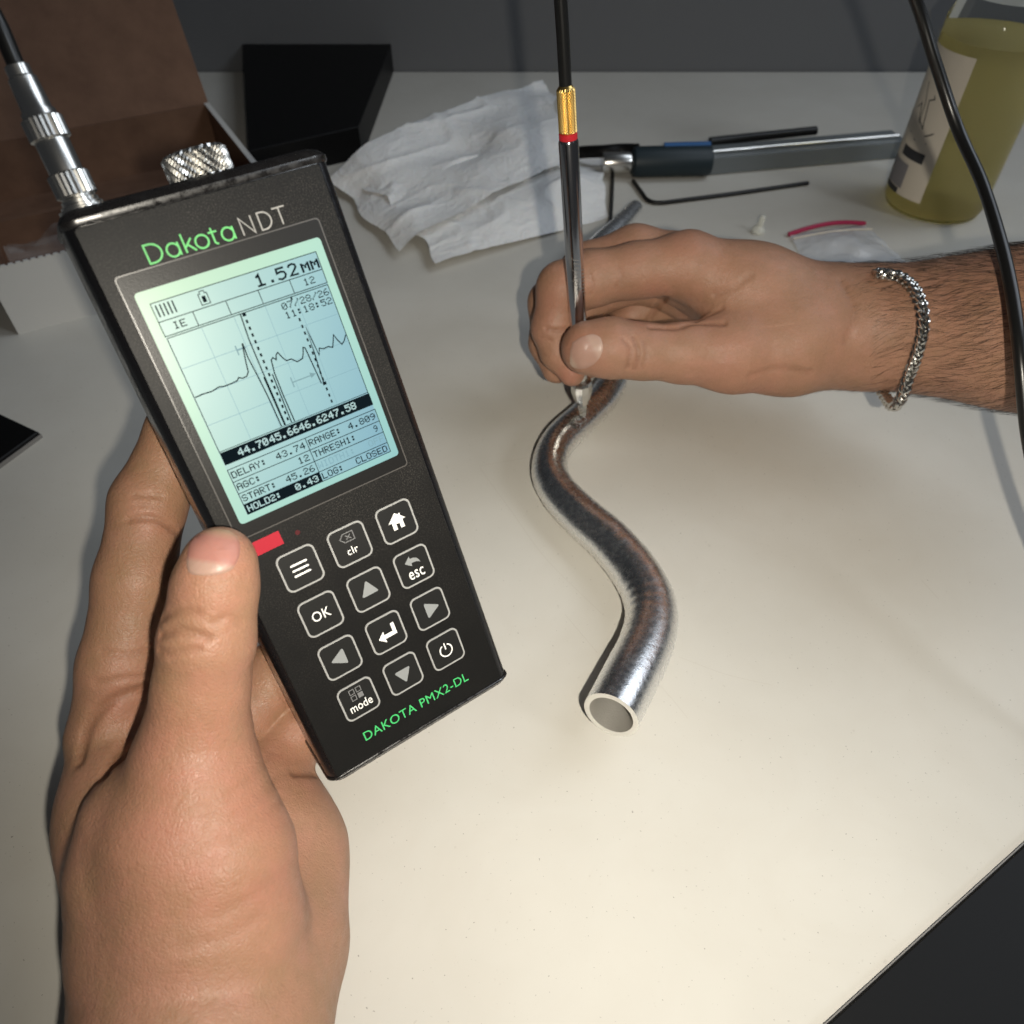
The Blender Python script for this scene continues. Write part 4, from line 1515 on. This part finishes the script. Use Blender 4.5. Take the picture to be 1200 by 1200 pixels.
# ------------------------------------------------------------------ crumpled white paper
def value_noise(seed, size=64):
    r = np.random.default_rng(seed)
    gr = r.random((size, size))

    def f(x, y):
        i, j = np.floor(x).astype(int), np.floor(y).astype(int)
        a, b = x - i, y - j
        a, b = a * a * (3 - 2 * a), b * b * (3 - 2 * b)
        gg = lambda p, q: gr[p % size, q % size]
        return (gg(i, j) * (1 - a) + gg(i + 1, j) * a) * (1 - b) + (gg(i, j + 1) * (1 - a) + gg(i + 1, j + 1) * a) * b
    return f


def sheet(name, parent, corners, zfun, nu=110, nv=80, seed=1, thick=0.0, origin=None):
    """a crumpled sheet over four px corners (left, bottom, right, top) taken at z=0"""
    c = [Z(*p)[:2] for p in corners]
    u, v = np.meshgrid(np.linspace(0, 1, nu), np.linspace(0, 1, nv))
    xy = ((1 - u) * (1 - v))[..., None] * c[0] + (u * (1 - v))[..., None] * c[1] + (u * v)[..., None] * c[2] + ((1 - u) * v)[..., None] * c[3]
    n1, n2, n3_ = value_noise(seed), value_noise(seed + 1), value_noise(seed + 2)
    wob = (n1(u * 4, v * 4) - .5)[..., None] * np.array([9, 6.0]) + (n2(u * 12, v * 12) - .5)[..., None] * np.array([2.0, 1.6])
    ridge = 1 - np.abs(2 * n1(u * 5 + 3, v * 5) - 1)
    ridge2 = 1 - np.abs(2 * n2(u * 12, v * 12 + 7) - 1)
    wx, wy = xy[..., 0] + 900, xy[..., 1] + 900
    wx, wy = wx * .8 + wy * .6, wy * .8 - wx * .6
    wx = wx + 14 * (n3_(wx / 30, wy / 30) - .5)
    r3 = 1 - np.abs(2 * n1(wx / 46, wy / 38) - 1)
    r4 = 1 - np.abs(2 * n2(wx / 21, wy / 26) - 1)
    z = zfun(u, v)
    z = z + np.clip(z / 12, 0, 1) * (13.0 * (n3_(wx / 52, wy / 52) - .5) + 2.6 * (r3 ** 5 - .25) + 0.8 * (r4 ** 5 - .2)) + 0.25 * n3_(u * 40, v * 40)
    z = np.maximum(z, 0.6)
    V = np.dstack([xy + wob, z]).reshape(-1, 3)
    F = [(j * nu + i, j * nu + i + 1, (j + 1) * nu + i + 1, (j + 1) * nu + i) for j in range(nv - 1) for i in range(nu - 1)]
    return link(name, mesh_np(name, V - origin, np.array(F)), M_paper, parent)


po = Z(600, 250)
paper = thing('paper_towel', 'crumpled white paper towel lying in loose folds behind the probe', 'paper', po)
sm_ = lambda x, a, b: np.clip((x - a) / (b - a), 0, 1) ** 2 * (3 - 2 * np.clip((x - a) / (b - a), 0, 1))
# corners: u runs from the left corner to the bottom corner, v away to the right
sheet('lower_fold', paper, [(430, 232), (516, 318), (706, 258), (704, 178)], lambda u, v: 3 + 9 * sm_(u, 1.05, 0.55) * sm_(v, 1.05, .7) + 3 * np.sin(u * 7 + v * 4), seed=3, origin=po)
sheet('upper_fold', paper, [(392, 222), (474, 304), (668, 214), (640, 120)], lambda u, v: 13 + 10 * sm_(u, 1.1, 0.55) * sm_(v, -.1, 0.4) + 3 * np.sin(u * 6 + v * 3 + 1) - 8 * sm_(v, .12, -.05), seed=11, origin=po)

# ------------------------------------------------------------------ black case at the back and slabs at the frame's edges
def slab(name, label, cat, corners, z0, z1, m, rim=None, group=None):
    c = [Z(x, y)[:2] for x, y in corners]
    cen = np.mean(c, axis=0)
    o = thing(name, label, cat, (cen[0], cen[1], z0), group)
    poly = [tuple(np.array(p) - cen) for p in c]
    a = sum(poly[i][0] * poly[(i + 1) % len(poly)][1] - poly[(i + 1) % len(poly)][0] * poly[i][1] for i in range(len(poly)))
    if a < 0:
        poly = poly[::-1]
    link('slab_body', MB().prism(poly, 0, z1 - z0, 0.6).mesh('slab_body'), m, o)
    if rim:
        link('slab_rim', MB().ring([tuple(p) for p in inset(poly, -0.5)], [tuple(p) for p in inset(poly, 0.0)], 0.2, (z1 - z0) * .55).mesh('slab_rim'), rim, o)
    return o


slab('black_case', 'flat black plastic case lying behind the carton', 'case', [(300, 215), (425, 185), (470, 60), (290, 70)], 0, 26, M_black)
slab('black_tablet', 'corner of a thin black tablet lying left of the hand', 'tablet', [(49, 513), (-260, 740), (-560, 480), (-190, 400)], 0, 4.5, M_black, M_rim)
slab('black_notebook', 'black notebook corner with pale rim, nearest the bottom right', 'notebook', [(1131, 1052), (1230, 962), (1500, 1150), (1420, 1500), (940, 1226)], 0, 4, M_black, M_rim)

# ------------------------------------------------------------------ tools on the desk behind
def rod(b, pts, r, n=12):
    return b.sweep(np.array(pts), r, n)


t0, t1 = Z(740, 190, 12), Z(832, 188, 12)
tl = thing('grip_tool', 'hand tool with dark teal grip and blue stripe lying beside the paper', 'tool', t0 * (1, 1, 0))
tb = t0 * (1, 1, 0)
dx = (t1 - t0) / np.linalg.norm(t1 - t0)
link('grip', MB().lathe([(9, 0), (11.5, 2), (12, 8), (12, np.linalg.norm(t1 - t0) - 2), (11, np.linalg.norm(t1 - t0))], t0 - tb, dx, 24).mesh('grip', True), M_teal, tl)
link('ferrule', MB().lathe([(7.5, -24), (8.2, -22), (8.2, -3), (7, 0.5)], t0 - tb, dx, 24).mesh('ferrule', True), M_nickel, tl)
st = t0 - tb + np.array([0, -4, 9.5])
link('blue_stripe', MB().sweep(np.array([st + dx * 26 + (0, 7.5, 1.2), st + dx * 58 + (0, 7.5, 1.4), st + dx * 64 + (0, 7.5, 1.4)]), 3.0, 12).mesh('blue_stripe', True), M_blue, tl)
jw = MB()
rod(jw, spline([t0 - tb + dx * 6 + (0, 9, 6), t0 - tb + dx * -8 + (0, 15, 4), t0 - tb + dx * -22 + (0, 13, 4), t0 - tb + dx * -38 + (0, 22, 0), t0 - tb + dx * -48 + (0, 24, -2)], 14), 5.0)
link('jaw', jw.mesh('jaw', True), M_black, tl)

q0, q1 = Z(826, 188, 8), Z(1052, 168, 8)
sl_ = thing('smoky_plastic_bar', 'long smoky clear plastic bar lying behind the bottle', 'plastic bar', q0 * (1, 1, 0))
qb = q0 * (1, 1, 0)
dq = q1 - q0
lt = np.cross(dq / np.linalg.norm(dq), (0, 0, 1))
b = MB()
V = [q0 - qb + lt * 12 + (0, 0, -7), q0 - qb - lt * 14 + (0, 0, -7), q0 - qb - lt * 14 + (0, 0, 6), q0 - qb + lt * 12 + (0, 0, 6)]
V += [v + dq for v in V]
b.add(V, [(0, 1, 2, 3), (7, 6, 5, 4), (0, 4, 5, 1), (1, 5, 6, 2), (2, 6, 7, 3), (3, 7, 4, 0)])
link('bar_body', b.mesh('bar_body'), M_greytube, sl_)
b = MB()
rod(b, [q0 - qb + dq * .02 + lt * 2 + (0, 0, 7.5), q0 - qb + dq * .98 + lt * 2 + (0, 0, 7.5)], 1.6)
link('steel_edge', b.mesh('steel_edge', True), M_nickel, sl_)
k0, k1 = Z(832, 166, 16), Z(956, 153, 16)
b = MB()
rod(b, spline([k0, (k0 + k1) / 2, k1], 10) - k0, 3.6)
o = link('black_rod', b.mesh('black_rod', True), M_steel_dark, None, k0)
tag(o, 'short black rod resting on the smoky plastic bar', 'rod')


def wire(name, label, cat, px, r, z=None):
    p = [Z(x, y, r + .1 if z is None else z) for x, y in px]
    b = MB()
    b.sweep(np.array(p) - p[0] * (1, 1, 0), r, 10)
    o = link(name, b.mesh(name, True), M_steel_dark, None, p[0] * (1, 1, 0))
    return tag(o, label, cat)


hk = [(742, 212), (752, 226), (757, 233), (762, 236), (768, 237.5), (778, 237.5), (860, 227), (947, 214.5)]
wire('hex_key', 'black bent hex key lying on the desk below the teal grip', 'hex key', hk, 1.7)
wire('steel_rod', 'thin black rod standing out from under the tool toward the tube end', 'rod', [(718, 204), (717, 230), (715, 262)], 1.6)

# ------------------------------------------------------------------ bottle, bag, small nub
bb0 = Z(1091, 240)
R0 = 37.0
bottle = thing('soap_bottle', 'clear bottle of yellow liquid with cream label standing at the back right', 'bottle', bb0)
link('bottle_wall', MB().lathe([(R0 - 9, 0.3), (R0 - 2.5, 1.2), (R0, 8), (R0, 128), (R0 - 6, 142), (16, 150), (14, 152), (14, 160)], (0, 0, 0), (0, 0, 1), 56).mesh('bottle_wall', True), M_bottle, bottle)
link('liquid', MB().lathe([(R0 - 11, 1.6), (R0 - 4, 3), (R0 - 1.6, 9), (R0 - 1.6, 118), (R0 - 1.7, 118.2)], (0, 0, 0), (0, 0, 1), 48).mesh('liquid', True), M_liquid, bottle)
link('bottle_cap', MB().lathe([(17, 158), (17.6, 159), (17.6, 178), (16, 180)], (0, 0, 0), (0, 0, 1), 40, lambda k, i: 0.02 if i % 2 and k in (1, 2) else 0).mesh('bottle_cap'), M_cap_white, bottle)
# label: a patch on the cylinder
to_cam = math.atan2(CAM[1] - bb0[1], CAM[0] - bb0[0])


def cyl(a, z, r):
    return (r * math.cos(to_cam + math.radians(a)), r * math.sin(to_cam + math.radians(a)), z)


def patch(b, a0, a1, z0, z1, r, n=16):
    V = [cyl(a0 + (a1 - a0) * i / n, z, r) for z in (z0, z1) for i in range(n + 1)]
    return b.add(V, [(i, i + 1, n + 2 + i, n + 1 + i) for i in range(n)])


def stroke(b, pts, w, r):
    """ribbon drawn on the cylinder in (angle, height)"""
    t_ = MB().line([(p[0] * r * math.pi / 180, p[1]) for p in pts], w, 0)
    return b.add([cyl(v[0] / r * 180 / math.pi, v[1], r) for v in t_.v], t_.f)


lab = link('label', patch(MB(), -100, -12, 14, 112, R0 + .15, 24).mesh('label', True), M_label, bottle)
link('label_band', patch(MB(), -62, -26, 40, 47, R0 + .3).mesh('label_band'), M_labelink, lab)
link('label_band', patch(MB(), -78, -46, 13.8, 18, R0 + .3).mesh('label_band'), M_labelink, lab)
b = MB()
stroke(b, [(-54, 96), (-40, 82), (-47, 80), (-42, 62), (-52, 66), (-58, 76), (-64, 72)], 0.9, R0 + .3)
stroke(b, [(-60, 90), (-52, 78), (-50, 64)], 0.7, R0 + .32)
stroke(b, [(-36, 58), (-30, 60), (-26, 62)], 1.0, R0 + .3)
link('label_print', b.mesh('label_print'), M_labelink, lab)
b = MB()
patch(b, -80, -42, 18.5, 36, R0 + .28)
stroke(b, [(-62, 56), (-48, 53), (-30, 54)], 0.7, R0 + .3)
link('label_tint', b.mesh('label_tint'), M_labelgrey, lab)

# zip bag
zb = [(925, 277), (1012, 265), (1075, 322), (952, 326)]
c = [Z(*p)[:2] for p in zb]
nu, nv = 36, 30
u, v = np.meshgrid(np.linspace(0, 1, nu), np.linspace(0, 1, nv))
xy = ((1 - u) * (1 - v))[..., None] * c[0] + (u * (1 - v))[..., None] * c[1] + (u * v)[..., None] * c[2] + ((1 - u) * v)[..., None] * c[3]
vn = value_noise(31)
z = 0.8 + 5 * np.sin(np.pi * v) * np.sin(np.pi * u) * (0.5 + vn(u * 5, v * 5)) + 1.2 * vn(u * 14, v * 14)
bo = np.array([c[0][0], c[0][1], 0])
bag = thing('zip_bag', 'small clear zip bag with red strip lying between wrist and bottle', 'zip bag', bo)
F = np.array([(j * nu + i, j * nu + i + 1, (j + 1) * nu + i + 1, (j + 1) * nu + i) for j in range(nv - 1) for i in range(nu - 1)])
link('bag_film', mesh_np('bag_film', np.dstack([xy, z]).reshape(-1, 3) - bo, F), M_bag, bag)
zp = [np.array([*(c[0] * (1 - s) + c[1] * s), 2.0 + 4 * math.sin(s * 3.1)]) for s in np.linspace(-.02, 1.0, 16)]
link('zip_strip', MB().sweep(np.array(zp) - bo, 1.7, 8).mesh('zip_strip', True), M_bagzip, bag)
zp2 = [np.array([*((c[0] * .86 + c[3] * .14) * (1 - s) + (c[1] * .86 + c[2] * .14) * s), 2.6 + 2 * math.sin(s * 3.1)]) for s in np.linspace(0, 1.0, 16)]
link('bag_seam', MB().sweep(np.array(zp2) - bo, 0.7, 8).mesh('bag_seam', True), M_label, bag)

nb = Z(888, 272)
b = MB().lathe([(5.0, 0.1), (5.4, 1.5), (4.4, 3.5), (2.6, 5), (2.2, 12), (1.2, 13)], (0, 0, 0), (0.1, 0, 1), 20)
o = link('plastic_nub', b.mesh('plastic_nub', True), M_clearbit, None, nb)
tag(o, 'tiny clear plastic nub standing alone on the desk left of the bag', 'plastic nub')
